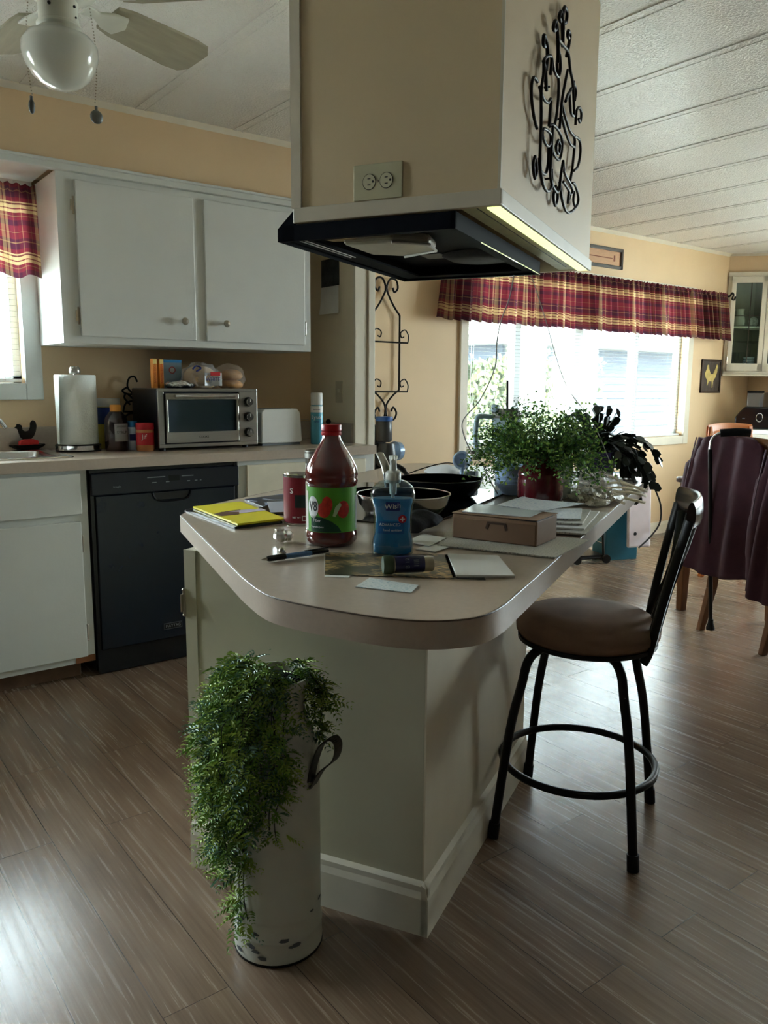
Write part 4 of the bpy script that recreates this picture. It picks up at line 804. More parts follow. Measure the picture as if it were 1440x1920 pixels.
obj('dark_green_wave', lbl([(-0.052, -0.046), (0.022, -0.046), (0.014, -0.033), (0.0, -0.022), (-0.02, -0.014), (-0.052, -0.012)], 0.081, 0.0004), mat('deep_green_print', (10, 62, 40), 0.4, var=0), lb)
obj('white_oval', lbl(ell(0.016, 0.024), 0.089, 0.0006, FACE-0.046/LR), M_whiteink, lb)
obj('lettering', wrap(text_mb('V8', 0.031, squash=0.7), LR+0.0010, FACE-0.045/LR, 0.090), M_ink, lb)
M_tom = mat('tomato_print', (200, 52, 34), 0.4, var=0.25, scale=90)
obj('tomato_print', lbl(ell(0.015, 0.017, 0.001, -0.003), 0.087, 0.0005, FACE-0.018/LR), M_tom, lb)
obj('tomato_print', lbl(ell(0.012, 0.018, 0.008, 0.006), 0.09, 0.0006, FACE-0.018/LR), M_tom, lb)
obj('tomato_print', lbl(ell(0.015, 0.019), 0.085, 0.0005, FACE+0.026/LR), M_tom, lb)
obj('celery_print', lbl([(0.0, -0.014), (0.006, -0.016), (0.020, 0.010), (0.016, 0.016), (0.006, 0.006)], 0.085, 0.0007, FACE+0.002/LR), mat('pale_green_print', (200, 222, 170), 0.4), lb)
obj('lettering', wrap(text_mb('Fiber', 0.010), LR+0.0009, FACE-0.034/LR, 0.060), M_whiteink, lb)
obj('lettering', wrap(text_mb('High', 0.007), LR+0.0009, FACE-0.044/LR, 0.068), M_whiteink, lb)
obj('lettering', wrap(text_mb('Vegetable Juice', 0.0055), LR+0.0009, FACE-0.034/LR, 0.046), M_whiteink, lb)
obj('facts_panel', lbl([(-0.01, -0.045), (0.01, -0.045), (0.01, 0.03), (-0.01, 0.03)], 0.082, 0.0006, FACE+0.078/LR), printed('facts_print', (200, 205, 200), (90, 100, 90), 900, 500), lb)
obj('facts_panel', lbl([(-0.012, -0.045), (0.012, -0.045), (0.012, 0.04), (-0.012, 0.04)], 0.082, 0.0006, FACE-0.076/LR), printed('facts_print_2', (216, 214, 206), (150, 90, 90), 900, 500), lb)
# hand sanitizer pump bottle
sp_ = IJ(-0.035, 0.066, ZI); SA = atan2(sp_.y, sp_.x)-pi/2
t = thing('hand_sanitizer', 'clear pump bottle of blue hand sanitizer with a white pump, beside the juice bottle', 'hand sanitizer', sp_, SA)
def oval(rx, ry, z, n=40): return [(rx*cos(2*pi*k/n), ry*(abs(sin(2*pi*k/n))**0.85)*(1 if sin(2*pi*k/n) >= 0 else -1), z) for k in range(n)]
body = [(0.036, 0.024, 0.0), (0.043, 0.029, 0.004), (0.044, 0.030, 0.02), (0.042, 0.028, 0.034), (0.039, 0.026, 0.045), (0.039, 0.026, 0.075), (0.041, 0.027, 0.10), (0.046, 0.029, 0.118), (0.047, 0.029, 0.13), (0.043, 0.027, 0.143), (0.03, 0.02, 0.154), (0.015, 0.014, 0.16), (0.013, 0.013, 0.165)]
mb = MB(); loft(mb, [oval(*q) for q in body], True, 0, True)
obj('bottle', mb, thin_glass('clear_bottle', (226, 240, 244), 0.2), t, smooth=True, angle=80)
gel = [(a-0.003, b-0.003, c+0.003) for a, b, c in body[:7]]+[(0.041, 0.025, 0.112), (0.0405, 0.025, 0.1205)]
mb = MB(); loft(mb, [oval(*q) for q in gel], True, 0, True)
gelm = mat('blue_gel', (58, 140, 176), 0.25, var=0.05, alpha=0.88); translucent(gelm, 0.45)
obj('gel', mb, gelm, t, smooth=True, angle=80)
pm = MB().lathe([(0.0155, 0.152), (0.0165, 0.155), (0.0165, 0.172), (0.014, 0.176), (0.008, 0.178), (0.007, 0.19), (0.0075, 0.20), (0.009, 0.202), (0.009, 0.208), (0, 0.209)], 28).tube([(0, 0, 0.204), (0.0, -0.02, 0.205), (0, -0.034, 0.200)], 0.0042, 10).lathe([(0.007, 0.128), (0.008, 0.152)], 16)
obj('pump', pm, mat('white_pump_plastic', (214, 216, 210), 0.4), t, smooth=True)
obj('dip_tube', MB().tube([(0, 0, 0.13), (0.001, 0, 0.07), (0.012, -0.01, 0.012)], 0.0028, 8, smooth=4), mat('pale_tube', (200, 220, 224), 0.3), t, smooth=True)
def onb(mb, z, dx=0.0):   # put flat art on the front of the bottle
    def fn(x, y, zz):
        X = x+dx; k = max(0.0, 1-(X/0.046)**2); return (X, -(0.0315*k**0.5)-zz-0.0003, z+y)
    return place(mb, fn)
def pnl2(x0, x1, y0, y1):
    m = MB(); m.grid(10, 1, lambda u, v: (x0+(x1-x0)*u, y0+(y1-y0)*v, 0)); return m
lb = obj('label', onb(pnl2(-0.030, 0.024, -0.013, 0.013), 0.062), mat('deep_blue_label', (30, 100, 160), 0.4, alpha=0.9), t, smooth=True)
l2 = obj('brand_label', onb(pnl2(-0.0145, 0.0145, -0.009, 0.009), 0.1065), M_blueink, t, smooth=True)
obj('lettering', onb(place(text_mb('Wish', 0.0155), lambda x, y, z: (x, y+0.12*x, z+0.0006)), 0.1065), M_whiteink, l2)
obj('lettering', onb(place(text_mb('ADVANCED', 0.0085, squash=0.95), lambda x, y, z: (x, y, z+0.0006)), 0.068, -0.006), M_whiteink, lb)
obj('lettering', onb(place(text_mb('hand sanitizer', 0.007), lambda x, y, z: (x, y, z+0.0006)), 0.057, 0.0), M_whiteink, lb)
rd = MB().prism(ell(0.0085, 0.0085), 0, 0.0005, 'z'); r1 = obj('red_disc', onb(rd, 0.080, 0.020), M_redink, t)
obj('cross_mark', onb(MB().box(-0.005, 0.005, -0.0014, 0.0014, 0, 0.0011).box(-0.0014, 0.0014, -0.005, 0.005, 0, 0.0011), 0.080, 0.020), M_whiteink, r1)
# cans
cp_ = IJ(0.23, 0.435, ZI); cf = atan2(-cp_.y, -cp_.x)
def rim(r, h): return [(r-0.001, 0), (r+0.0015, 0.0), (r+0.0015, 0.003), (r, 0.004), (r, h-0.004), (r+0.0015, h-0.003), (r+0.0015, h), (r-0.002, h), (r-0.004, h-0.005), (0, h-0.005)]
t = thing('food_can', 'wide dark red food can behind the yellow booklet', 'can', cp_)
obj('can_body', MB().lathe(rim(0.0505, 0.127), 44), M_chrome, t, smooth=True, angle=40)
lb = obj('label', MB().lathe([(0.0508, 0.005), (0.0508, 0.121)], 44), mat('dark_red_label', (122, 22, 36), 0.35), t, smooth=True)
def cyl_panel(r, a, w, z0, z1, off=0.0004, n=8): return wrap(place(MB().grid(n, 1, lambda u, v: (w*(u-0.5), z0+(z1-z0)*v, 0)), lambda x, y, z: (x, y, off)), r, a, 0)
obj('picture_panel', cyl_panel(0.0508, cf-0.1, 0.034, 0.045, 0.078), mat('dark_green_print', (24, 40, 40), 0.4), lb)
obj('facts_panel', cyl_panel(0.0508, cf+0.75, 0.034, 0.03, 0.112), printed('tan_facts', (196, 176, 140), (70, 52, 40), 700, 420), lb)
obj('lettering', wrap(text_mb("s", 0.03), 0.0513, cf-0.62, 0.09), M_whiteink, lb)
obj('lettering', wrap(text_mb('NET WT', 0.006), 0.0513, cf-0.35, 0.02), M_whiteink, lb)
obj('white_square', cyl_panel(0.0508, cf+0.05, 0.013, 0.012, 0.025), M_whiteink, lb)
obj('square_center', cyl_panel(0.0512, cf+0.05, 0.009, 0.014, 0.023), mat('dark_red_print', (122, 22, 36), 0.35), lb)
cp_ = IJ(0.150, 0.345, ZI)
t = thing('tall_can', 'tall narrow patterned can mostly hidden behind the juice bottle', 'can', cp_)
obj('can_body', MB().lathe(rim(0.032, 0.193), 32), M_chrome, t, smooth=True, angle=40)
obj('label', MB().lathe([(0.0324, 0.008), (0.0324, 0.165)], 32), printed('patterned_label', (196, 186, 160), (52, 58, 84), 500, 220), t, smooth=True)
obj('lid', MB().lathe([(0.0335, 0.178), (0.0335, 0.196), (0.031, 0.197), (0.028, 0.194), (0, 0.194)], 32), M_steel, t, smooth=True, angle=40)
# booklets
t1 = sheet('black_folder', 'black folder under the yellow booklet at the left tip of the island', 'folder', [(0.243, 0.822), (0.066, 0.535), (0.19, 0.474), (0.385, 0.76)], ZI, 0.006, M_blackgloss)
t2_ = sheet('yellow_booklet', 'yellow booklet with a small brown and white picture at the left tip of the island', 'booklet', [(0.262, 0.812), (0.078, 0.535), (0.203, 0.475), (0.405, 0.75)], ZI+0.0072, 0.005, mat('yellow_cover', (226, 212, 30), 0.4, var=0.03))
c = IJ(0.235, 0.645, 0)
obj('picture_white', MB().prism([(-0.035, -0.022), (0.065, -0.045), (0.08, -0.01), (-0.01, 0.03)], 0.0052, 0.0056, 'z'), mat('pale_lilac_print', (196, 184, 204), 0.4), t2_, rot=(0, 0, -PHI+0.3-pi/2*0.0))
obj('picture_brown', MB().prism([(-0.08, -0.02), (-0.03, -0.035), (0.0, -0.005), (-0.03, 0.03), (-0.07, 0.02)], 0.0053, 0.0058, 'z').prism([(-0.03, 0.02), (0.02, 0.012), (0.03, 0.02), (-0.02, 0.03)], 0.0053, 0.0058, 'z'), mat('brown_print', (96, 62, 40), 0.4, var=0.3, scale=90), t2_, rot=(0, 0, -PHI+0.3))
sheet('magazine', 'dark blue and white glossy magazine behind the red can', 'magazine', [(0.50, 0.80), (0.36, 0.62), (0.62, 0.50), (0.74, 0.74)], ZI, 0.004, printed('magazine_cover', (52, 60, 84), (176, 182, 200), 14, 24, 0.25, 0.5, (30, 34, 44)))
sheet('glossy_page', 'pale grey page sticking out from under the magazine behind the yellow booklet', 'paper', [(0.47, 0.70), (0.30, 0.58), (0.42, 0.47), (0.60, 0.56)], ZI+0.0048, 0.001, mat('pale_grey_page', (170, 172, 184), 0.3))
# small chrome pieces, pen
p = IJ(-0.03, 0.345, ZI)
t = thing('chrome_ball', 'shiny chrome faceted ball pair left of the juice bottle', 'ornament', p, 0.4)
obj('ball', MB().sphere((0, 0, 0.016), 0.0165, 10).sphere((0.022, -0.004, 0.013), 0.0135, 10), M_chrome, t)
obj('collar', MB().cyl((-0.002, 0, 0.026), 0.011, 0.006, 12).cyl((0.008, -0.002, 0.004), 0.010, 0.012, 12), M_nickel, t, bevel=0.001)
o = obj('metal_bead', MB().sphere((0, 0, 0.007), 0.0072, 14).cyl((0.006, 0, 0.0), 0.004, 0.004, 10), M_nickel, loc=IJ(-0.137, 0.275, ZI), smooth=True); tag(o, 'tiny silver bead beside the pen', 'bead')
a, b = IJ(-0.227, 0.268, ZI+0.0065), IJ(-0.10, 0.196, ZI+0.0065); ln = (b-a).length; ang = atan2((b-a).y, (b-a).x)
t = thing('pen', 'ballpoint pen with a dark grip and blue clear barrel', 'pen', a, ang)
obj('barrel', MB().lathe([(0.005, 0.05), (0.0055, 0.055), (0.0055, ln-0.035), (0.005, ln-0.03)], 16, ax='x'), mat('blue_clear_barrel', (96, 134, 180), 0.2), t, smooth=True)
obj('grip', MB().lathe([(0.004, 0.012), (0.0062, 0.018), (0.0062, 0.052), (0.0055, 0.055)], 16, ax='x'), M_blackgloss, t, smooth=True)
obj('tip', MB().lathe([(0.0, 0), (0.001, 0.001), (0.004, 0.013)], 12, ax='x'), M_nickel, t, smooth=True)
obj('clip', MB().box(ln-0.045, ln+0.012, -0.002, 0.002, 0.0055, 0.0075).lathe([(0.0052, ln-0.03), (0.0048, ln), (0.003, ln+0.012)], 12, ax='x'), M_black, t, smooth=False)
# flyer, vial, card, tablet envelope
sheet('printed_flyer', 'dark green and gold printed flyer under the sanitizer bottle', 'flyer', [(-0.085, 0.200), (-0.262, 0.105), (-0.185, -0.128), (0.012, -0.040)], ZI, 0.0008, printed('flyer_print', (176, 146, 96), (40, 44, 32), 60, 190, 0.35, 0.47, (48, 50, 38)))
sheet('flyer_border', 'white paper edge showing under the dark flyer', 'paper', [(-0.10, 0.195), (-0.275, 0.098), (-0.262, 0.055), (-0.10, 0.10)], ZI-0.0003, 0.0003, M_paper)
a, b = IJ(-0.217, 0.006, ZI+0.0195), IJ(-0.163, -0.074, ZI+0.0195); ln = (b-a).length; ang = atan2((b-a).y, (b-a).x)
t = thing('pill_vial', 'small dark blue vial with a green cap lying on its side on the flyer', 'vial', a, ang)
obj('cap', MB().lathe([(0, 0), (0.016, 0.0), (0.018, 0.003), (0.018, 0.017), (0.0165, 0.02)], 28, ax='x'), mat('dark_green_cap', (42, 58, 34), 0.4), t, smooth=True, angle=40)
obj('body', MB().lathe([(0.0145, 0.018), (0.0145, ln-0.002), (0.013, ln), (0, ln)], 28, ax='x'), mat('amber_clear', (170, 160, 140), 0.2), t, smooth=True, angle=40)
lb = obj('label', MB().lathe([(0.0149, 0.022), (0.0158, 0.024), (0.0158, ln-0.020), (0.0149, ln-0.018)], 28, ax='x'), mat('navy_label', (22, 22, 66), 0.35), t, smooth=True)
def onv(mb, r): # text on the camera side of the lying cylinder (toward -y local), reading vertical
    def fn(x, y, z): q = y/r; return (x, -(r+z)*cos(q+0.35), (r+z)*sin(q+0.35))
    return place(mb, fn)
obj('lettering', onv(place(text_mb('B 12', 0.011), lambda x, y, z: (0.045-y, x, z+0.0004)), 0.0158), M_greyink, lb)
obj('lettering', onv(place(text_mb('IIII', 0.014), lambda x, y, z: (0.062-y, x, z+0.0004)), 0.0158), M_greyink, lb)
sheet('business_card', 'white card with blue-green print at the front of the island', 'card', [(-0.249, 0.018), (-0.320, 0.012), (-0.316, -0.092), (-0.262, -0.084)], ZI, 0.0009, printed('card_print', (214, 220, 218), (150, 180, 186), 160, 500, 0.4, 0.56))
sheet('white_envelope', 'blank white envelope with a dark edge near the rounded corner of the island', 'envelope', [(0.002, -0.044), (0.028, -0.146), (-0.130, -0.224), (-0.176, -0.126)], ZI+0.001, 0.004, M_paper)
sheet('dark_card', 'thin dark card under the blank white envelope', 'card', [(0.005, -0.036), (0.0, -0.1), (-0.170, -0.18), (-0.182, -0.121)], ZI, 0.0008, M_ink)
# papers, cardboard box, bags
M_news = printed('newsprint', (206, 202, 192), (158, 155, 148), 260, 900, 0.6, 0.52)
M_news2 = printed('pale_print', (218, 220, 222), (160, 172, 192), 120, 420, 0.3, 0.53)
sheet('newspaper', 'wide newspaper sheet spread under the cardboard box', 'newspaper', [(0.30, 0.06), (0.085, 0.01), (0.07, -0.255), (0.30, -0.285)], ZI, 0.003, M_news, curl=0.001)
sheet('loose_paper', 'white paper slip left of the cardboard box', 'paper', [(0.20, 0.09), (0.09, 0.085), (0.06, 0.02), (0.17, 0.02)], ZI+0.0032, 0.001, M_paper)
sheet('loose_paper', 'small torn envelope right behind the sanitizer bottle', 'paper', [(0.10, 0.03), (0.03, 0.04), (0.02, -0.01), (0.09, -0.02)], ZI, 0.0022, M_paper)
for k in range(4):
    sheet('letter', ('bottom letter of the pile behind the cardboard box', 'second lowest letter of the pile behind the cardboard box', 'third letter up in the pile behind the cardboard box', 'top folded letter of the pile behind the cardboard box, blue-grey print')[k], 'letter',
          [(0.62-0.03*k, 0.0-0.01*k), (0.33+0.02*k, -0.03), (0.34+0.04*k, -0.268+0.012*k), (0.70-0.02*k, -0.262+0.02*k)], ZI+0.0042+k*0.0052, 0.004, (M_news, M_paper, M_news, M_news2)[k], group='letters behind the cardboard box', curl=0.0012)
M_card = mat('brown_cardboard', (142, 110, 84), 0.75, var=0.05, scale=30, bump=0.03)
bx = IJ(0.186, 0.012, ZI+0.0035); ang = atan2((IJ(0.155, -0.212)-IJ(0.186, 0.012)).y, (IJ(0.155, -0.212)-IJ(0.186, 0.012)).x)
t = thing('cardboard_box', 'brown cardboard mailer box lying on the newspaper in front of the red crock', 'box', bx, ang)
obj('carton', MB().box(0, 0.208, 0.001, 0.125, 0, 0.056), M_card, t, bevel=0.0025)
obj('front_flap', MB().box(0.003, 0.205, -0.0015, 0.001, 0.002, 0.048), mat('brown_cardboard_flap', (122, 93, 70), 0.75, var=0.05), t, bevel=0.001)
obj('tab_slot', MB().prism([(0.085, 0.03), (0.09, 0.046), (0.135, 0.046), (0.14, 0.030), (0.134, 0.028), (0.13, 0.041), (0.095, 0.041), (0.091, 0.028)], -0.0022, -0.001, 'y'), mat('dark_cardboard_cut', (70, 50, 36), 0.9), t)
obj('lid', MB().box(-0.001, 0.209, 0.0, 0.126, 0.0572, 0.0595), M_card, t, bevel=0.001)
obj('dark_gap', MB().box(0.14, 0.207, -0.001, 0.1, 0.0558, 0.0574), M_ink, t)
tt = sheet('glossy_mailer', 'glossy white mailer lying on the cardboard box', 'mailer', [(0.19, -0.01), (0.185, -0.17), (0.30, -0.18), (0.32, 0.0)], ZI+0.0638, 0.002, mat('glossy_white_page', (214, 218, 222), 0.12, spec=0.8))
sheet('printed_leaflet', 'printed leaflet with blue-grey pictures reaching from the box to the letters', 'leaflet', [(0.305, -0.06), (0.27, -0.19), (0.42, -0.25), (0.47, -0.08)], ZI+0.0665, 0.001, M_news2, curl=0.003)
# crumpled plastic bags
def bag(name, label, c, r, sc, amp, s, seed, mt, rotz=0.0):
    mb = MB(); nU, nV = 40, 22
    def fn(u, v):
        a = 2*pi*u; rr_ = r*(0.15+0.85*(1-v**1.6)); p = Vector((rr_*sc[0]*cos(a), rr_*sc[1]*sin(a), r*sc[2]*(v**0.75)))
        n = noise.noise_vector(Vector((cos(a)*1.5+seed, sin(a)*1.5, v*3))*s); p += Vector((n.x, n.y, abs(n.z)))*amp; p.z = max(p.z, 0.0005*(1+v)); return p
    mb.grid(nU, nV, fn); o = obj(name, mb, mt, loc=c, rot=(0, 0, PHI+rotz), smooth=True, angle=35); tag(o, label, 'plastic bag'); return o
bag('plastic_bag', 'crumpled clear plastic bag right of the red crock', IJ(1.26, -0.10, ZI), 0.165, (1.3, 0.7, 0.34), 0.035, 1.7, 3, film('clear_film', (226, 222, 216), 0.5))
bag('plastic_bag', 'crumpled beige produce bag in front of the clear one at the right edge', IJ(1.0, -0.17, ZI), 0.11, (1.6, 0.7, 0.26), 0.03, 2.2, 8, film('beige_film', (214, 204, 184), 0.82))
# long papery wrapper overhanging the right edge
mb = MB()
for k in range(9):
    w0 = random.uniform(-0.03, 0.03); L0 = random.uniform(0.10, 0.20); ii = 1.02+0.035*k*random.uniform(0.6, 1.2); z_ = 0.006+0.003*k
    mb.grid(10, 3, lambda u, v: (ii-0.05*u+0.03*sin(u*4+k)+0.02*v, -0.14-L0*u, z_+0.012*sin(u*5+k)*(1-u)+0.005*v-0.02*u*u))
t = obj('paper_wrapper', mb, translucent(mat('pale_wrapper', (222, 210, 188), 0.6, var=0.1, scale=30), 0.3), loc=IJ(0, 0, ZI+0.012), rot=(0, 0, PHI), smooth=True, solid=0.0006); tag(t, 'pale crinkled paper wrapper sticking out over the right edge of the island', 'wrapper')
# cookware on the cooktop
ZK = ZT+0.0072
def pan(name, label, c, r, h, outer, ha, hlen, hup, hm, rim_m, hm2=None):
    t = thing(name, label, 'pan', c, ha)
    obj('pan_body', MB().lathe([(0, 0), (r*0.72, 0), (r*0.80, 0.004), (r*0.95, h*0.55), (r, h)], 56), outer, t, smooth=True, angle=50)
    obj('inner_coating', MB().lathe([(r-0.002, h), (r*0.93, h*0.55), (r*0.78, 0.008), (0, 0.006)], 56), mat('nonstick_coating', (18, 20, 26), 0.3, var=0.05), t, smooth=True, angle=50)
    obj('rim', MB().tube([(r*cos(2*pi*k/56), r*sin(2*pi*k/56), h) for k in range(56)], 0.0018, 6, closed=True), rim_m, t, smooth=True)
    h_ = obj('handle', MB().tube([(r-0.002, 0, h*0.75), (r+0.03, 0, h*0.95), (r+hlen*0.5, 0, h+hup*0.6), (r+hlen, 0, h+hup)], [0.009, 0.010, 0.013, 0.012], 12, smooth=6, flat=0.55), hm, t, smooth=True)
    if hm2: obj('handle_socket', MB().tube([(r-0.002, 0, h*0.75), (r+0.03, 0, h*0.95), (r+hlen*0.35, 0, h+hup*0.4)], 0.0135, 12, smooth=4, flat=0.6), hm2, h_, smooth=True)
    obj('rivet', MB().sphere((r*0.955-0.006, 0.018, h*0.7), 0.006, 10, sc=(0.5, 1, 1)), M_chrome, t, smooth=True); return t
pan('frying_pan', 'steel-sided frying pan with a raised steel handle, nearer pan on the cooktop', IJ(0.445, 0.245, ZK), 0.128, 0.055, mat('polished_pan_steel', (190, 186, 178), 0.16, metal=1), PHI+radians(38), 0.15, 0.085, M_steel, M_chrome, M_black)
pan('frying_pan', 'all-black frying pan behind the steel-sided one', IJ(0.835, 0.285, ZK), 0.135, 0.055, M_blackgloss, PHI+radians(62), 0.13, 0.03, M_black, M_blackgloss)
pan('small_skillet', 'small black skillet at the left of the cooktop, seen between juice bottle and sanitizer', IJ(0.50, 0.55, ZK), 0.085, 0.03, M_blackgloss, PHI+radians(-150), 0.13, 0.012, M_black, M_blackgloss)
o = obj('oven_mitt', blob((0, 0, 0), 0.055, (1.35, 0.75, 0.42), 0.012, 25, 21), mat('dark_grey_fabric', (30, 30, 38), 0.9, bump=0.3), loc=IJ(0.235, 0.115, ZI+0.006), rot=(0, 0, PHI-0.3), smooth=True); tag(o, 'dark folded oven mitt between the sanitizer and the cardboard box', 'oven mitt')
# drinkware behind
t = thing('handled_tumbler', 'tall pale blue tumbler with a side handle and a dark straw, behind the bushy plant', 'tumbler', IJ(1.24, 0.185, ZI), PHI)
M_tum = mat('pale_blue_tumbler', (176, 196, 210), 0.35)
obj('body', MB().lathe([(0.034, 0), (0.036, 0.003), (0.038, 0.10), (0.05, 0.125), (0.052, 0.24), (0.052, 0.243)], 36), M_tum, t, smooth=True, angle=50)
obj('lid', MB().lathe([(0.053, 0.242), (0.054, 0.246), (0.054, 0.258), (0.048, 0.264), (0.046, 0.275), (0, 0.275)], 36), mat('grey_lid', (128, 124, 118), 0.35), t, smooth=True, angle=40)
obj('handle', MB().tube([(-0.03, 0.042, 0.245), (-0.05, 0.075, 0.248), (-0.06, 0.092, 0.235), (-0.06, 0.092, 0.14), (-0.05, 0.078, 0.125), (-0.03, 0.045, 0.13)], 0.009, 10, smooth=6), M_tum, t, smooth=True)
obj('spout_flap', MB().box(-0.05, -0.02, 0.02, 0.045, 0.262, 0.29), M_tum, t, bevel=0.006)
obj('straw', MB().tube([(0.01, 0.0, 0.20), (0.004, 0.002, 0.375)], 0.0045, 10), mat('dark_straw', (52, 44, 40), 0.4), t, smooth=True)
t = thing('ribbed_bowl', 'pale blue ribbed bowl left of the red crock', 'bowl', IJ(1.0, 0.088, ZI), 0)
m = MB().lathe([(0.02, 0), (0.035, 0.004), (0.05, 0.025), (0.056, 0.04), (0.054, 0.042), (0.058, 0.052), (0.056, 0.054), (0.06, 0.065), (0.058, 0.067), (0.061, 0.085), (0.062, 0.10), (0.058, 0.10), (0.052, 0.03), (0, 0.01)], 40)
obj('body', m, mat('pale_blue_ceramic', (168, 192, 226), 0.25), t, smooth=True, angle=25)
t = thing('glass_jar', 'clear glass jar with cutlery-like dark stems behind the pans', 'jar', IJ(1.16, 0.275, ZI), 0)
obj('body', MB().lathe([(0.03, 0), (0.034, 0.004), (0.034, 0.10), (0.028, 0.115), (0.028, 0.125)], 28), M_clear, t, smooth=True, angle=60)
obj('lid', MB().lathe([(0.029, 0.118), (0.03, 0.12), (0.03, 0.13), (0, 0.131)], 28), M_steel, t, smooth=True)
t = thing('small_desk_fan', 'small pale blue round-topped plastic gadget on a stem behind the black pan', 'gadget', IJ(1.23, 0.345, ZI), PHI-1.2)
obj('base', MB().cyl((0, 0, 0), 0.028, 0.008), mat('pale_blue_plastic', (170, 190, 216), 0.3), t, smooth=True)
obj('stem', MB().tube([(0, 0, 0.006), (0, 0, 0.06)], 0.008, 10), mat('pale_blue_stem', (170, 190, 216), 0.3), t)
obj('ring', MB().tube([(0.03*cos(2*pi*k/28), 0, 0.085+0.03*sin(2*pi*k/28)) for k in range(28)], 0.005, 8, closed=True), mat('pale_blue_ring', (176, 196, 222), 0.3), t, smooth=True)
obj('disc', MB().cyl((0, -0.003, 0.085), 0.026, 0.006, 28, ax='y'), mat('blue_grey_disc', (130, 150, 184), 0.3, var=0.3, scale=60), t)
t = thing('salt_box', 'small dark grey block with a pale top right of the round gadget', 'box', IJ(1.20, 0.30, ZI), PHI)
obj('block', MB().box(-0.02, 0.02, -0.022, 0.022, 0, 0.05), mat('dark_grey_block', (70, 78, 82), 0.5), t, bevel=0.003)
o = obj('white_cloth', blob((0, 0, 0), 0.08, (1.2, 1.0, 0.28), 0.02, 18, 33), mat('white_cloth', (224, 226, 230), 0.8), loc=IJ(1.42, 0.48, ZI), rot=(0, 0, PHI), smooth=True); tag(o, 'crumpled white cloth behind the pans at the far edge of the island', 'cloth')
t = thing('milk_glass_cup', 'pale green-white cup right of the red crock, under the leaves', 'cup', IJ(1.03, -0.062, ZI), 0)
obj('body', MB().lathe([(0.026, 0), (0.03, 0.004), (0.038, 0.10), (0.036, 0.10), (0.03, 0.01), (0, 0.01)], 28), mat('pale_green_glass', (206, 216, 204), 0.25), t, smooth=True, angle=50)
o = obj('thin_cable', MB().tube([IJ(1.0, 0.55, ZI+0.01), IJ(1.1, 0.48, ZI+0.05), IJ(1.2, 0.40, ZI+0.075), IJ(1.26, 0.34, ZI+0.06)], 0.0022, 6, smooth=6), M_iron); tag(o, 'thin dark cable rising to the round gadget behind the pans', 'cable')

# ------------------------------------------------------------------ plants
def leafquad(mb, p, d, n, L_, W_, mi=0, bend=0.2):
    d = d.normalized(); s = d.cross(n); s = s.normalized() if s.length > 1e-6 else d.orthogonal().normalized(); nn = s.cross(d)
    a = p; b = p+d*L_*0.5+nn*L_*bend*0.4; c = p+d*L_-nn*L_*bend*0.3
    mb.add([a, b+s*W_*0.5, c, b-s*W_*0.5], [(0, 1, 2), (0, 2, 3)], mi)
M_g1 = translucent(mat('green_leaf', (88, 128, 58), 0.5, var=0.2, scale=40), 0.3)
M_g2 = translucent(mat('yellow_green_leaf', (140, 168, 78), 0.5, var=0.2, scale=40), 0.3)
M_g3 = translucent(mat('dark_leaf', (52, 82, 50), 0.45, var=0.2, scale=40), 0.2)
M_stem = mat('green_brown_stem', (58, 62, 34), 0.6)
# bushy plant in the red crock
pc_ = IJ(0.85, -0.035, ZI)
t = thing('potted_plant', 'bushy small-leaved green plant in a dark red crock at the middle of the island', 'potted plant', pc_, 0)
obj('crock', MB().lathe([(0.055, 0), (0.062, 0.004), (0.068, 0.01), (0.069, 0.075), (0.067, 0.082), (0.069, 0.09), (0.067, 0.096), (0.062, 0.105), (0.050, 0.122), (0.048, 0.135), (0.054, 0.142), (0.05, 0.142), (0.044, 0.125), (0, 0.12)], 48), mat('dark_red_glaze', (92, 20, 30), 0.14, var=0.15, scale=10, coat=0.6), t, smooth=True, angle=35)
lf = MB(); st = MB(); rng = random.Random(5)
for k in range(150):
    th = rng.uniform(0, 2*pi); el = rng.uniform(0.02, 1.0); Lq = rng.uniform(0.12, 0.205)
    d = Vector((cos(th)*sqrt(1-el*el*0.8), sin(th)*sqrt(1-el*el*0.8), el*0.9)); p0 = Vector((0.03*cos(th), 0.03*sin(th), 0.135))
    pts = []; nseg = 9
    for s in range(nseg+1):
        q = s/nseg; pts.append(p0+Vector((d.x*Lq*q, d.y*Lq*q, d.z*Lq*q*1.0-0.11*q*q*(1-el*0.75)+0.03*q)))
    st.tube(pts, 0.0007, 4, cap=False)
    for s in range(2, nseg+1):
        for r_ in range(7):
            o_ = Vector((rng.gauss(0, 1), rng.gauss(0, 1), rng.gauss(0, 0.8)))*0.013; p = pts[s]+o_
            leafquad(lf, p, Vector((rng.gauss(0, 1), rng.gauss(0, 1), rng.gauss(0, 1)))+d*0.5, Vector((rng.gauss(0, .6), rng.gauss(0, .6), 1)), rng.uniform(0.009, 0.015), rng.uniform(0.007, 0.011), rng.choice((0, 0, 1, 2)))
for kk in range(14):   # thin sprays at the top left
    a = Vector((rng.uniform(-0.07, 0.02), rng.uniform(0.02, 0.12), rng.uniform(0.26, 0.31)))
    for s in range(22): leafquad(lf, a+Vector((rng.gauss(0, .018), rng.gauss(0, .018), rng.gauss(0, .014))), Vector((rng.gauss(0, 1), rng.gauss(0, 1), rng.gauss(0, 1))), Vector((0, 0, 1)), 0.007, 0.005, 2)
obj('stems', st, M_stem, t); obj('leaves', lf, [M_g1, M_g2, M_g3], t)
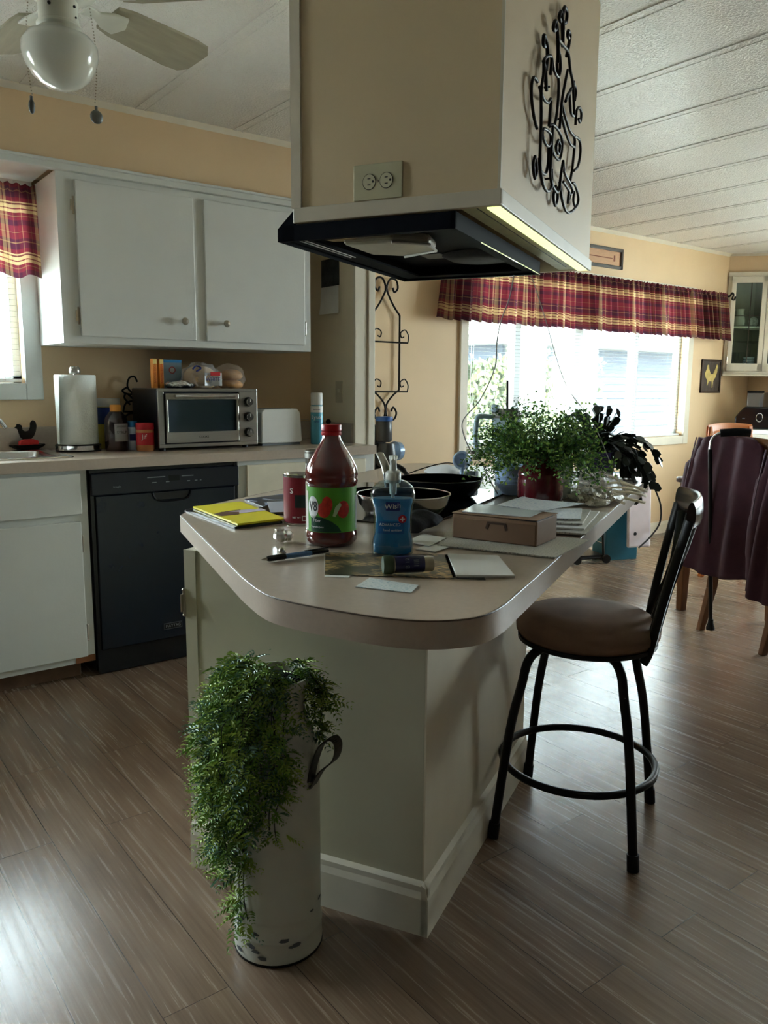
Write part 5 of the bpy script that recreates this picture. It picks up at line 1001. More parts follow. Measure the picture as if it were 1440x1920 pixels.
# dark succulent with flat arching segments in a purple planter
dp = IJ(1.60, -0.075, ZI)
t = thing('holiday_cactus', 'dark arching flat-leaved plant in a purple planter at the far end of the island', 'potted plant', dp, PHI)
sq = MB(); s0, s1 = 0.055, 0.068
sq.add([(-s0, -s0, 0), (s0, -s0, 0), (s0, s0, 0), (-s0, s0, 0), (-s1, -s1, 0.11), (s1, -s1, 0.11), (s1, s1, 0.11), (-s1, s1, 0.11), (-s1+.008, -s1+.008, 0.11), (s1-.008, -s1+.008, 0.11), (s1-.008, s1-.008, 0.11), (-s1+.008, s1-.008, 0.11), (0, 0, 0.09)],
       [(3, 2, 1, 0), (0, 1, 5, 4), (1, 2, 6, 5), (2, 3, 7, 6), (3, 0, 4, 7), (4, 5, 9, 8), (5, 6, 10, 9), (6, 7, 11, 10), (7, 4, 8, 11), (8, 9, 12), (9, 10, 12), (10, 11, 12), (11, 8, 12)])
obj('planter', sq, mat('purple_printed_planter', (46, 32, 70), 0.3, var=0.6, scale=16), t, bevel=0.003)
rng = random.Random(11); cv = Vector((rt.x, rt.y, 0)).normalized(); lv = Vector((cos(PHI), -sin(PHI), 0))
def toloc(v): return Vector((v.x*cos(PHI)+v.y*sin(PHI), -v.x*sin(PHI)+v.y*cos(PHI), v.z))
lf = MB()
for k in range(120):
    side = rng.uniform(-0.75, 1.25); dep = rng.uniform(-0.5, 0.5); up_ = rng.uniform(0.35, 1.0)
    d = toloc(cv*side+Vector((fw.x, fw.y, 0))*dep); p = Vector((0, 0, 0.10))+d*0.02; v = d*0.55+Vector((0, 0, up_))
    n = rng.randint(4, 8) if side > 0.5 else rng.randint(3, 5)
    for s in range(n):
        v.z -= rng.uniform(0.16, 0.42)*(1.0 if side > 0.55 else 0.42); v.x += rng.gauss(0, .08); v.y += rng.gauss(0, .08); dd = v.normalized(); L0 = rng.uniform(0.034, 0.044); W0 = rng.uniform(0.024, 0.034)
        nn = Vector((rng.gauss(0, .4), rng.gauss(0, .4), 1)).cross(dd); nn = nn.normalized() if nn.length > 1e-5 else dd.orthogonal(); hh = nn
        pts = [p, p+dd*L0*0.25+hh*W0*0.42, p+dd*L0*0.6+hh*W0*0.5, p+dd*L0*0.85+hh*W0*0.5, p+dd*L0, p+dd*L0*0.85-hh*W0*0.5, p+dd*L0*0.6-hh*W0*0.5, p+dd*L0*0.25-hh*W0*0.42]
        lf.add(pts, [tuple(range(8))]); p = p+dd*L0*0.95
for pts in ([(0.02, 0.10, 0.10), (0.05, 0.13, 0.21), (0.0, 0.10, 0.245), (-0.03, 0.06, 0.26)],):
    lf.tube(pts, [0.018, 0.012, 0.006, 0.002], 8, smooth=4, flat=0.2)
obj('segments', lf, translucent(mat('very_dark_green', (30, 38, 30), 0.45, var=0.15), 0.08), t, solid=0.0016)
# milk can with hanging fern
mc = IJ(-0.155, 0.286, 0.0006)
t = thing('milk_can', 'tall distressed white metal milk can in front of the island', 'milk can', mc, 0)
def chip():
    m = mat('chipped_white_enamel', (206, 206, 194), 0.4, var=0.04, scale=6, bump=0.02); return m
cb_ = [(0.090, 0), (0.0975, 0.002), (0.0985, 0.012), (0.097, 0.022), (0.097, 0.048), (0.0985, 0.052), (0.097, 0.056), (0.095, 0.060), (0.095, 0.092), (0.0965, 0.096), (0.095, 0.10), (0.095, 0.43), (0.092, 0.455), (0.078, 0.50), (0.066, 0.535), (0.064, 0.55), (0.064, 0.585), (0.070, 0.600), (0.076, 0.612), (0.078, 0.622), (0.074, 0.622), (0.062, 0.595), (0.0, 0.585)]
obj('can_body', MB().lathe(cb_, 56), chip(), t, smooth=True, angle=50)
rng = random.Random(3); ch = MB(); fa = atan2(-mc.y, -mc.x)
for k in range(15):
    a = fa+rng.uniform(-1.1, 1.3); z = rng.uniform(0.012, 0.125) if k < 12 else rng.uniform(0.38, 0.42); r0 = 0.0978 if z < 0.058 else 0.0958
    if k >= 12: a = fa+rng.uniform(0.7, 1.1)
    s = rng.uniform(0.006, 0.012); pts = [(s*rng.uniform(0.8, 1.4)*cos(2*pi*q/9), s*0.55*rng.uniform(0.7, 1.2)*sin(2*pi*q/9), 0) for q in range(9)]
    ch.add(wrap(MB().add(pts, []), r0+0.0014, a, z).v, [tuple(range(9))])
obj('chip_marks', ch, mat('grey_chipped_metal', (92, 96, 98), 0.6), t)
obj('base_rim', MB().lathe([(0.0988, 0.0), (0.0992, 0.003), (0.0988, 0.005)], 56), M_iron, t, smooth=True)
rv = Vector((rt.x, rt.y, 0)).normalized(); bk = Vector((fw.x, fw.y, 0)).normalized()
for s in (1, -1):
    u = (rv*0.80-bk*0.42)*s; u = u.normalized(); w_ = Vector((-u.y, u.x, 0))
    pts = [u*0.094+w_*-0.006+Vector((0, 0, 0.405)), u*0.099+Vector((0, 0, 0.44)), u*0.118+Vector((0, 0, 0.487)), u*0.145+Vector((0, 0, 0.508)), u*0.158+Vector((0, 0, 0.495)), u*0.150+Vector((0, 0, 0.462)), u*0.118+Vector((0, 0, 0.43)), u*0.095+Vector((0, 0, 0.39))]
    pp = spline(pts, 6); hb_ = MB()
    for q in range(len(pp)-1):
        a, b = pp[q], pp[q+1]
        hb_.add([a-w_*0.014, a+w_*0.014, b+w_*0.014, b-w_*0.014], [(0, 1, 2, 3)])
    obj('handle', hb_, mat('dark_worn_strap', (72, 68, 62), 0.5, metal=0.4, var=0.3, scale=40), t, solid=0.003)
ft = thing('trailing_fern', 'trailing artificial fern spilling down the front of the white milk can', 'plant', (mc.x, mc.y, 0.59), 0)
obj('moss', MB().sphere((0, 0, 0.012), 0.060, 20, sc=(1, 1, 0.35)), mat('black_soil', (10, 10, 12), 0.9, bump=0.5), ft, smooth=True)
fl_ = MB(); fs_ = MB(); rng = random.Random(21)
lft = -rv; frt = -bk
def frond(p, d, L0, mi):   # a small pinnate frond
    d = d.normalized(); side = d.cross(Vector((rng.gauss(0, .3), rng.gauss(0, .3), 1))); side = side.normalized() if side.length > 1e-5 else d.orthogonal(); n = 5; 
    for s in range(1, n+1):
        q = p+d*L0*s/n+Vector((0, 0, -L0*0.25*(s/n)**2)); w0 = L0*0.42*(1.15-s/n)
        for sg in (-1, 1): leafquad(fl_, q, side*sg+d*0.7, Vector((0, 0, 1)), w0+0.004, w0*0.34+0.002, mi, 0.3)
    leafquad(fl_, p+d*L0, d, Vector((0, 0, 1)), L0*0.2, L0*0.1, mi)
def strand(az, out_, drop, n, jit=0.02, lift=0.03, ang0=None):
    d = Vector((cos(az), sin(az), 0)); p0 = d*0.045+Vector((0, 0, 0.02)); pts = []
    for s in range(n+1):
        q = s/n; r_ = 0.05+out_*min(1, q*2.2)**0.7; z = 0.02+lift*sin(min(1, q*3)*pi)-drop*max(0, q-0.12)**1.15
        pts.append(d*r_+Vector((rng.gauss(0, jit*0.3), rng.gauss(0, jit*0.3), z)))
    fs_.tube(pts, 0.0012, 4, cap=False, smooth=2)
    for s in range(1, n+1):
        for r_ in range(4):
            a = rng.uniform(0, 2*pi); dd = Vector((cos(a), sin(a), rng.uniform(-0.9, 0.3)))+d*0.5
            frond(pts[s]+Vector((rng.gauss(0, .008), rng.gauss(0, .008), rng.gauss(0, .012))), dd, rng.uniform(0.026, 0.05), rng.choice((0, 0, 1, 1, 2)))
az_l = atan2(lft.y, lft.x); az_f = atan2(frt.y, frt.x)
def azm(w): v = lft*cos(w)+frt*sin(w); return atan2(v.y, v.x)   # 0 = image left, 90 = towards the camera, 180 = image right
for k in range(24): strand(azm(radians(rng.uniform(-25, 75))), rng.uniform(0.05, 0.11), rng.uniform(0.14, 0.34), 9)
for k in range(12): strand(azm(radians(rng.uniform(0, 62))), rng.uniform(0.05, 0.085), rng.uniform(0.33, 0.46), 12)
for k in range(3): strand(azm(radians(rng.uniform(38, 58))), rng.uniform(0.045, 0.06), rng.uniform(0.56, 0.61), 15)
for k in range(2): strand(azm(radians(rng.uniform(2, 14))), rng.uniform(0.05, 0.075), rng.uniform(0.46, 0.52), 13)
for k in range(7): strand(azm(radians(rng.uniform(75, 108))), rng.uniform(0.035, 0.06), rng.uniform(0.18, 0.42), 9)
for k in range(4): strand(azm(radians(rng.uniform(170, 215))), rng.uniform(0.02, 0.05), rng.uniform(0.06, 0.16), 6, lift=0.02)
for k in range(10): strand(azm(radians(rng.uniform(-60, 240))), 0.01, 0.0, 4, lift=0.03)
obj('stems', fs_, mat('dark_green_stem', (26, 34, 22), 0.6), ft); obj('leaves', fl_, [mat('fern_green', (120, 158, 62), 0.45, var=0.2, scale=30), mat('fern_light_green', (166, 190, 84), 0.45, var=0.2, scale=30), mat('fern_blue_green', (100, 138, 110), 0.4, var=0.2, scale=30)], ft)
# ------------------------------------------------------------------ bar stool
SI, SJ = 0.635, -0.222
sc0 = IJ(SI, SJ, 0)
t = thing('bar_stool', 'black metal swivel bar stool with a round brown suede seat beside the island', 'stool', sc0, PHI)
M_suede = mat('brown_suede', (128, 100, 82), 0.85, var=0.22, scale=7, bump=0.05, bscale=200)
M_blk = mat('matte_black_metal', (10, 9, 9), 0.4, metal=0.2, var=0.05)
zc = 0.552; RS = 0.193
obj('seat_cushion', MB().lathe([(0.15, zc+0.002), (0.182, zc+0.004), (RS, zc+0.02), (RS+0.001, zc+0.035), (RS-0.008, zc+0.055), (0.165, zc+0.068), (0.11, zc+0.076), (0, zc+0.078)], 56, c=(-0.012, -0.012, 0)), M_suede, t, smooth=True, angle=60)
obj('seat_ring', MB().lathe([(0.0, zc-0.012), (0.175, zc-0.012), (0.188, zc-0.006), (0.188, zc+0.004), (0.0, zc+0.004)], 48, c=(-0.012, -0.012, 0)), M_blk, t, smooth=True, angle=40)
obj('swivel_plate', MB().cyl((0, 0, zc-0.03), 0.075, 0.02, 28), M_blk, t)
for sx, sy in ((-1, 1), (-1, -1), (1, -1), (1, 1)):
    pts = [(sx*0.05, sy*0.05, zc-0.022), (sx*0.095, sy*0.095, zc-0.026), (sx*0.122, sy*0.122, zc-0.055), (sx*0.135, sy*0.135, zc-0.12), (sx*0.160, sy*0.158, 0.30), (sx*0.191, sy*0.186, 0.016)]
    lg = obj('leg', MB().tube(pts, 0.0125, 14, smooth=6), M_blk, t, smooth=True)
    obj('foot_cap', MB().tube([(sx*0.1885, sy*0.1835, 0.045), (sx*0.192, sy*0.187, 0.001)], 0.0155, 14), mat('black_rubber', (8, 8, 8), 0.7, var=0), lg, smooth=True, angle=40)
RR = 0.212
obj('foot_ring', MB().tube([(RR*cos(2*pi*k/64), RR*sin(2*pi*k/64), 0.186) for k in range(64)], 0.0105, 12, closed=True), M_blk, t, smooth=True)
# backrest: swivelled, on the side away from the island
def BK(u, v, out_=0.0):   # u along the rail -1..1, v height 0..1 -> local island-frame point
    z = 0.52+0.435*v; w = 0.172*(0.55+0.45*v) if v < 0.6 else 0.172*(0.82+0.18*(v-0.6)/0.4)
    j = -(0.155+0.118*v**1.15)-out_+0.035*(u*u)*v
    return (u*w-0.006-0.02*0+0.02*v*0+ -0.11*0, j-0.012, z)
RB = Matrix.Rotation(radians(9), 3, 'Z')
def bk(u, v, o=0.0): return tuple(RB @ Vector(BK(u, v, o)))
for u in (-1, 1): obj('back_post', MB().tube([bk(u, 0.0, -0.01), bk(u, 0.1), bk(u, 0.35), bk(u, 0.6), bk(u, 0.9)], 0.0145, 10, smooth=5, flat=0.6), M_blk, t, smooth=True)
rl = MB()
def rf(u, v):
    a = 2*pi*v; p = Vector(bk(2*u-1, 0.93)); return (p.x, p.y-0.011*cos(a)-0.016*0+0.0, p.z+0.040*sin(a)*(0.85+0.15*(1-abs(2*u-1))))
rl.grid(20, 16, rf); o_ = len(rl.v)
rl.f.append(tuple(j*21 for j in range(16))); rl.f.append(tuple(j*21+20 for j in range(16))[::-1]); rl.m += [0, 0]
obj('top_rail', rl, mat('dark_bronze_gloss', (46, 36, 32), 0.22, metal=0.4, var=0.05), t, smooth=True, angle=60)
for pts in ([(-0.75, 0.86), (-0.2, 0.6), (0.35, 0.38), (0.9, 0.2)], [(0.75, 0.86), (0.2, 0.6), (-0.35, 0.38), (-0.9, 0.2)], [(-0.3, 0.87), (0.2, 0.6), (0.1, 0.3), (-0.3, 0.12)], [(0.3, 0.87), (-0.2, 0.6), (-0.1, 0.3), (0.3, 0.12)]):
    obj('back_slat', MB().tube([bk(u, v) for u, v in pts], 0.0145, 8, smooth=6, flat=0.5), M_blk, t, smooth=True)
obj('lower_rail', MB().tube([bk(-1, 0.12), bk(0, 0.10, 0.01), bk(1, 0.12)], 0.010, 10, smooth=6), M_blk, t, smooth=True)
# ------------------------------------------------------------------ dining chairs, coats, table, cane
M_oak = mat('warm_brown_wood', (124, 78, 42), 0.4, var=0.2, scale=6, stretch=(8, 8, 1))
M_orange = mat('honey_orange_wood', (206, 122, 58), 0.4, var=0.12, scale=8)
M_dark = mat('dark_cherry_wood', (70, 38, 30), 0.35, var=0.2, scale=6)
def chair(label, loc, rz, wood, w=0.42, d=0.38, group=None):
    t = thing('dining_chair', label, 'chair', loc, rz, group)     # local +y faces the table, back at y=0
    obj('seat', MB().prism(rr(-w/2-0.01, w/2+0.01, -0.02, d+0.02, 0.03), 0.43, 0.465, 'z'), wood, t, bevel=0.008)
    for s in (-1, 1):
        x = s*(w/2-0.02)
        lg = MB(); 
        for (y0, z0, hw), (y1, z1, hw1) in (((-0.075, 0.0, 0.017), (-0.02, 0.22, 0.022)), ((-0.02, 0.22, 0.022), (0.0, 0.43, 0.022)), ((0.0, 0.43, 0.022), (-0.03, 0.72, 0.019)), ((-0.03, 0.72, 0.019), (-0.085, 0.99, 0.015))):
            lg.add([(x-hw*.8, y0-hw, z0), (x+hw*.8, y0-hw, z0), (x+hw*.8, y0+hw, z0), (x-hw*.8, y0+hw, z0), (x-hw1*.8, y1-hw1, z1), (x+hw1*.8, y1-hw1, z1), (x+hw1*.8, y1+hw1, z1), (x-hw1*.8, y1+hw1, z1)], [(3, 2, 1, 0), (4, 5, 6, 7), (0, 1, 5, 4), (1, 2, 6, 5), (2, 3, 7, 6), (3, 0, 4, 7)])
        obj('back_leg', lg, wood, t, bevel=0.003)
        fg = MB(); fg.add([(x-0.015, d-0.015, 0), (x+0.015, d-0.015, 0), (x+0.015, d+0.015, 0), (x-0.015, d+0.015, 0), (x-0.024, d-0.03, 0.43), (x+0.024, d-0.03, 0.43), (x+0.024, d+0.018, 0.43), (x-0.024, d+0.018, 0.43)], [(3, 2, 1, 0), (4, 5, 6, 7), (0, 1, 5, 4), (1, 2, 6, 5), (2, 3, 7, 6), (3, 0, 4, 7)])
        obj('front_leg', fg, wood, t, bevel=0.003)
    rl = MB(); rl.grid(10, 8, lambda u, v: (-w/2+w*u, -0.08-0.03*sin(pi*u)+0.012*cos(2*pi*v), 0.955+0.045*sin(2*pi*v)+0.012*sin(pi*u)))
    obj('top_rail', rl, wood, t, smooth=True)
    obj('lower_rail', MB().box(-w/2+0.02, w/2-0.02, -0.035, -0.015, 0.62, 0.66), wood, t, bevel=0.004)
    for k in range(5): obj('back_slat', MB().add([(x0, y0, z0) for z0, y0 in ((0.65, -0.03), (0.92, -0.075)) for x0 in (-w/2+0.07+k*(w-0.14)/4-0.012, -w/2+0.07+k*(w-0.14)/4+0.012)], [(0, 1, 3, 2)]), wood, t, solid=0.012)
    return t
A1, E1 = Vector((3.73, 2.19, 0)), Vector((3.60, 1.77, 0))      # feet of the back legs
bd_ = (E1-A1).normalized(); fac = Vector((-bd_.y, bd_.x, 0)); rz1 = atan2(bd_.y, bd_.x)
ctr = (A1+E1)/2+fac*0.075
chair('brown wooden dining chair under the maroon coats, with the cane hooked on it', ctr, rz1, M_oak, w=0.45)
M_coat = mat('maroon_wool', (78, 44, 56), 0.85, var=0.12, scale=14, bump=0.1, bscale=300)
def coat(name, label, loc, rz, w, zt, zb0, zb1, seed):
    t = thing(name, label, 'coat', loc, rz); rng = random.Random(seed)
    k1, k2 = rng.uniform(2.2, 3.0), rng.uniform(0, 6)
    prof = lambda s: None
    def fn(u, v):    # v 0 = front hem (camera side), 0.72 = over the rail, 1 = inner hem
        s = u-0.5
        if v < 0.74:
            q = v/0.74; z = zb0+(zt-zb0)*q+0.03*(1-q)*sin(u*pi*1.0)*-1; y = -0.135-0.055*(1-q)*1.0-0.045*sin(q*pi)*0.3
        else:
            q = (v-0.74)/0.26; z = zt-(zt-zb1)*q**1.2; y = -0.135+0.055*min(1, q*4)+0.01*q
        hgt = min(1, v/0.74); ww = w*(1.02-0.16*hgt**3+0.05*(1-hgt))
        fold = 0.016*sin(u*k1*2*pi+k2)*(1-0.5*hgt)+0.008*sin(u*11+k2)
        if v > 0.70 and v < 0.78: z += 0.0
        x = s*ww-0.035*(1-hgt)
        if hgt > 0.9: z -= 0.035*abs(2*s)**4*(1 if v <= 0.8 else 0)
        return (x, y-fold*(1 if v < 0.74 else -0.6), z)
    mb = MB(); mb.grid(40, 44, fn); b = obj('cloth', mb, M_coat, t, smooth=True, angle=180, solid=0.012)
    obj('seam_piping', MB().tube([(-w*0.5*0.78, -0.185, zt-0.02), (-w*0.5*0.80, -0.21, zt-0.15), (-w*0.5*0.84, -0.225, zt-0.27), (-w*0.5*0.79, -0.235, zt-0.33)], 0.003, 6, smooth=6), mat('mauve_piping', (112, 82, 94), 0.6), t)
    # sleeve hanging at the left side
    obj('sleeve', MB().tube([(-w*0.45, -0.11, zt-0.03), (-w*0.53, -0.13, zt-0.2), (-w*0.56, -0.14, zt-0.42), (-w*0.54, -0.14, zb0+0.06)], [0.03, 0.05, 0.055, 0.05], 14, smooth=6, flat=1.0), M_coat, t, smooth=True)
    return t
ct1 = coat('maroon_coat', 'large maroon coat draped over the back of the brown dining chair', ctr-bd_*0.03, rz1, 0.44, 1.015, 0.36, 0.60, 2)
ct2 = coat('maroon_coat', 'second maroon coat at the right edge, hanging lower beside the large one', ctr+bd_*0.37-fac*0.04, rz1, 0.24, 0.99, 0.32, 0.6, 5)
# cane
cb0 = Vector((3.60, 2.05, 0.055))
cn = thing('walking_cane', 'black walking cane with a foam handle hooked over the chair back', 'cane', cb0, rz1)
lc_ = lambda v: Vector(((v-cb0).x*cos(rz1)+(v-cb0).y*sin(rz1), -(v-cb0).x*sin(rz1)+(v-cb0).y*cos(rz1), v.z-cb0.z))
hx = lc_(ctr-fac*0.215-bd_*0.07+Vector((0, 0, 0.945)))
obj('shaft', MB().tube([(0, 0, 0.03), hx], 0.0095, 12), M_blk, cn, smooth=True)
obj('hook', MB().tube([hx, hx+Vector((0, 0.01, 0.05)), hx+Vector((0.02, 0.04, 0.078)), hx+Vector((0.05, 0.075, 0.075))], 0.008, 10, smooth=6), M_chrome, cn, smooth=True)
obj('foam_handle', MB().tube([hx+Vector((0.02, 0.035, 0.078)), hx+Vector((0.07, 0.10, 0.085)), hx+Vector((0.10, 0.14, 0.082))], 0.019, 14, smooth=4), mat('black_foam', (16, 16, 16), 0.9, bump=0.3), cn, smooth=True)
obj('rubber_tip', MB().lathe([(0.021, 0.001), (0.021, 0.01), (0.013, 0.035), (0.012, 0.055)], 18), mat('black_rubber_tip', (9, 9, 9), 0.8), cn, smooth=True, angle=40)
# table (turned like the chairs)
tb = thing('dining_table', 'dark cherry wood dining table behind the coat-covered chair', 'table', (3.95, 2.53, 0), rz1)
obj('table_top', MB().prism(rr(0, 1.3, 0, 0.9, 0.04), 0.722, 0.75, 'z'), M_dark, tb, bevel=0.006)
obj('apron', MB().box(0.03, 1.27, 0.03, 0.05, 0.60, 0.722).box(0.03, 1.27, 0.85, 0.87, 0.60, 0.722).box(0.03, 0.05, 0.03, 0.87, 0.60, 0.722).box(1.25, 1.27, 0.03, 0.87, 0.60, 0.722), M_dark, tb)
for x, y in ((0.06, 0.06), (1.24, 0.06), (0.06, 0.84), (1.24, 0.84)): obj('leg', MB().add([(x+a*h, y+b*h, z) for z, h in ((0.0, 0.02), (0.722, 0.034)) for a, b in ((-1, -1), (1, -1), (1, 1), (-1, 1))], [(3, 2, 1, 0), (4, 5, 6, 7), (0, 1, 5, 4), (1, 2, 6, 5), (2, 3, 7, 6), (3, 0, 4, 7)]), M_oak, tb, bevel=0.003)
chair('honey orange wooden chair on the far side of the dining table', (4.95, 2.72, 0), radians(162.5), M_orange, w=0.36)
o = obj('paper_napkin', blob((0, 0, 0), 0.05, (1, 1, 0.5), 0.02, 22, 40), M_paper, loc=Vector((4.62, 2.20, 0.751)), smooth=True); tag(o, 'crumpled white napkin on the dining table beside the cane handle', 'napkin')
# ------------------------------------------------------------------ far corner: china cabinet, buffet, appliances
ca = (CA+CB)/2; ang = atan2(CD.y, CD.x)
t = thing('corner_china_cabinet', 'white corner china cabinet with glass doors at the right edge', 'cabinet', (ca.x, ca.y, 1.365), ang)   # local x along the front, +y is the corner side
hw, hh = 0.322, 0.86
sgn = 1.0 if (Vector((-CD.y, CD.x, 0)).dot(Vector((1, 1, 0))) > 0) else -1.0
M_cab = mat('cream_white_cabinet', (228, 220, 202), 0.42, var=0.02)
def tri(z0, z1, k=1.0, m=None): return (m or MB()).prism([(-hw*k, 0.002*sgn), (hw*k, 0.002*sgn), (0, sgn*hw*k*0.985)], z0, z1, 'z')
obj('bottom_board', MB().prism([(-hw-0.0, -0.02*sgn), (hw+0.0, -0.02*sgn), (hw, 0.0), (0, sgn*hw*0.985), (-hw, 0.0)], -0.02, -0.002, 'z'), M_cab, t)
obj('carcass', tri(0, 0.018).prism([(-hw*0.98, 0.01*sgn), (0, sgn*hw*0.965), (0, sgn*hw*0.945), (-hw*0.96, 0.01*sgn)], 0.018, hh-0.018, 'z').prism([(hw*0.98, 0.01*sgn), (0, sgn*hw*0.965), (0, sgn*hw*0.945), (hw*0.96, 0.01*sgn)], 0.018, hh-0.018, 'z'), mat('cabinet_inside', (150, 140, 124), 0.6), t)
obj('top_board', tri(hh-0.018, hh), M_cab, t)
obj('face_frame', MB().box(-hw, -hw+0.035, -0.018*sgn, 0, 0, hh).box(hw-0.035, hw, -0.018*sgn, 0, 0, hh).box(-hw, hw, -0.018*sgn, 0, 0, 0.04).box(-hw, hw, -0.018*sgn, 0, hh-0.04, hh), M_cab, t, bevel=0.002)
obj('shelf', tri(0.40, 0.415, 0.93), M_cab, t); obj('shelf', tri(0.28, 0.285, 0.9), M_clear, t)
for s in (-1, 1):
    x0, x1 = (-hw+0.022, -0.002) if s < 0 else (0.002, hw-0.022); y0, y1 = -0.036*sgn, -0.019*sgn
    d = obj('door', MB().box(x0, x0+0.04, y0, y1, 0.022, hh-0.022).box(x1-0.04, x1, y0, y1, 0.022, hh-0.022).box(x0, x1, y0, y1, 0.022, 0.09).box(x0, x1, y0, y1, hh-0.075, hh-0.022), M_cab, t, bevel=0.003)
    obj('glass', MB().box(x0+0.04, x1-0.04, -0.028*sgn, -0.026*sgn, 0.09, hh-0.075), M_glass, d)
    xm = (x0+x1)/2+0.02
    obj('muntin', MB().box(xm-0.003, xm+0.003, -0.032*sgn, -0.024*sgn, 0.09, hh-0.075).box(x0+0.04, x1-0.04, -0.032*sgn, -0.024*sgn, 0.50, 0.506), mat('dark_lead_came', (70, 60, 48), 0.5), d)
    hinge(d, (x0 if s < 0 else x1), -0.036*sgn, 0.12)
def cabp(x, y, z): return Vector((ca.x, ca.y, 1.365))+CD*x+Vector((-CD.y, CD.x, 0))*y*sgn+Vector((0, 0, z))
t = thing('white_pitcher', 'white handled pitcher behind glass on the upper shelf of the corner cabinet', 'pitcher', cabp(-0.19, 0.055, 0.416), ang)
obj('body', MB().lathe([(0.03, 0), (0.045, 0.01), (0.05, 0.05), (0.035, 0.10), (0.032, 0.13), (0.04, 0.15), (0.036, 0.15), (0.03, 0.11), (0, 0.02)], 24), mat('cream_china', (206, 198, 180), 0.25), t, smooth=True)
obj('handle', MB().tube([(-0.032, 0, 0.14), (-0.065, 0, 0.15), (-0.07, 0, 0.10), (-0.045, 0, 0.06)], 0.007, 8, smooth=6), mat('cream_china_handle', (206, 198, 180), 0.25), t, smooth=True)
for k, (x, y) in enumerate(((-0.235, 0.04), (-0.195, 0.075), (-0.155, 0.05))):
    t = thing('wine_glass', ('leftmost of the three wine glasses in the corner cabinet', 'middle one of the three wine glasses in the corner cabinet', 'rightmost of the three wine glasses in the corner cabinet')[k], 'wine glass', cabp(x, y, 0.0185), ang, 'wine glasses in the corner cabinet')
    obj('bowl', MB().lathe([(0.028, 0), (0.028, 0.003), (0.003, 0.006), (0.003, 0.08), (0.02, 0.10), (0.03, 0.13), (0.026, 0.17)], 20), M_clear, t, smooth=True, angle=60)
dl = ('lowest', 'second lowest', 'third from the bottom', 'third from the top', 'second from the top', 'topmost')
dm = MB().lathe([(0.02, 0), (0.045, 0.004), (0.05, 0.0195), (0.046, 0.0195), (0, 0.008)], 24).mesh('dish')
for k in range(6):
    o = obj('dish', dm if k == 0 else dm.copy(), mat('pale_blue_white_china', (214, 226, 232), 0.25), loc=cabp(-0.085, 0.07, 0.0185+k*0.022), smooth=True)
    tag(o, 'blue-white dish, %s of the six stacked low in the corner cabinet' % dl[k], 'dish', 'stacked dishes in the corner cabinet')
t = thing('sugar_bowl', 'small patterned bowl on the upper shelf at the right of the pitcher', 'bowl', cabp(-0.075, 0.05, 0.416), ang)
obj('body', MB().lathe([(0.02, 0), (0.035, 0.01), (0.04, 0.05), (0.03, 0.07), (0, 0.085)], 24), mat('patterned_china', (196, 192, 180), 0.3, var=0.4, scale=60), t, smooth=True)
# pull cord under the cabinet
# buffet
BX0 = 6.70
t = thing('buffet_cabinet', 'white topped counter cabinet along the right wall, holding the coffee maker and cooker', 'cabinet', (BX0, 2.0, 0))
obj('body', MB().box(0.02, XR-BX0-0.01, 0.02, 1.92, 0.0, 0.85), M_cab, t, bevel=0.003)
obj('counter_slab', MB().box(0, XR-BX0-0.005, 0, 1.93, 0.85, 0.885), mat('white_countertop', (226, 226, 222), 0.3), t, bevel=0.004)
ZB = 0.886
t = thing('coffee_maker', 'black coffee maker with a clear carafe on top, left on the buffet', 'coffee maker', (6.76, 3.76, ZB), radians(-62)); t.scale = (0.72, 0.8, 1)
obj('body', MB().prism([(0.0, 0), (0.44, 0), (0.44, 0.13), (0.40, 0.19), (0.10, 0.19), (0.05, 0.15), (0.0, 0.10)], 0.0, 0.25, 'y'), M_blackgloss, t, bevel=0.012, seg=3)
obj('water_tank', MB().box(0.12, 0.30, 0.04, 0.20, 0.19, 0.31), mat('smoky_clear_plastic', (120, 118, 116), 0.15, alpha=0.5), t, bevel=0.008)
obj('lid', MB().box(0.115, 0.305, 0.035, 0.205, 0.31, 0.33), M_black, t, bevel=0.005)
obj('ring_dial', MB().tube([(0.27+0.035*cos(2*pi*k/28), -0.004, 0.10+0.035*sin(2*pi*k/28)) for k in range(28)], 0.005, 8, closed=True), M_chrome, t, smooth=True)
obj('front_mark', MB().box(0.08, 0.11, -0.0015, 0, 0.085, 0.092), M_greyink, t)
t = thing('pressure_cooker', 'black electric cooker with a red lid band at the right end of the buffet', 'cooker', (7.0, 3.34, ZB), radians(-62))
obj('body', MB().lathe([(0.13, 0), (0.15, 0.01), (0.165, 0.06), (0.165, 0.15), (0.16, 0.17)], 40), M_blackgloss, t, smooth=True, angle=50)
obj('red_band', MB().lathe([(0.168, 0.155), (0.172, 0.165), (0.16, 0.195), (0.15, 0.2)], 40), mat('coral_red_plastic', (186, 64, 60), 0.35), t, smooth=True, angle=50)
obj('lid', MB().lathe([(0.15, 0.195), (0.12, 0.225), (0.05, 0.24), (0, 0.242)], 40), M_blackgloss, t, smooth=True)
obj('lid_handle', MB().tube([(-0.06, 0, 0.235), (-0.05, 0, 0.262), (0.05, 0, 0.262), (0.06, 0, 0.235)], 0.01, 10, smooth=4), M_black, t, smooth=True)
obj('print', MB().box(-0.05, 0.0, -0.1665, -0.1655, 0.115, 0.119).box(-0.06, 0.01, -0.1665, -0.1655, 0.045, 0.05), M_greyink, t)
t = thing('round_kettle', 'dark round object on the far side of the cooker, against the right wall', 'kettle', (7.14, 3.66, ZB), 0)
obj('body', MB().lathe([(0.07, 0), (0.08, 0.02), (0.08, 0.26), (0.05, 0.31), (0, 0.32)], 28), mat('brown_grey_metal', (120, 102, 88), 0.4), t, smooth=True)
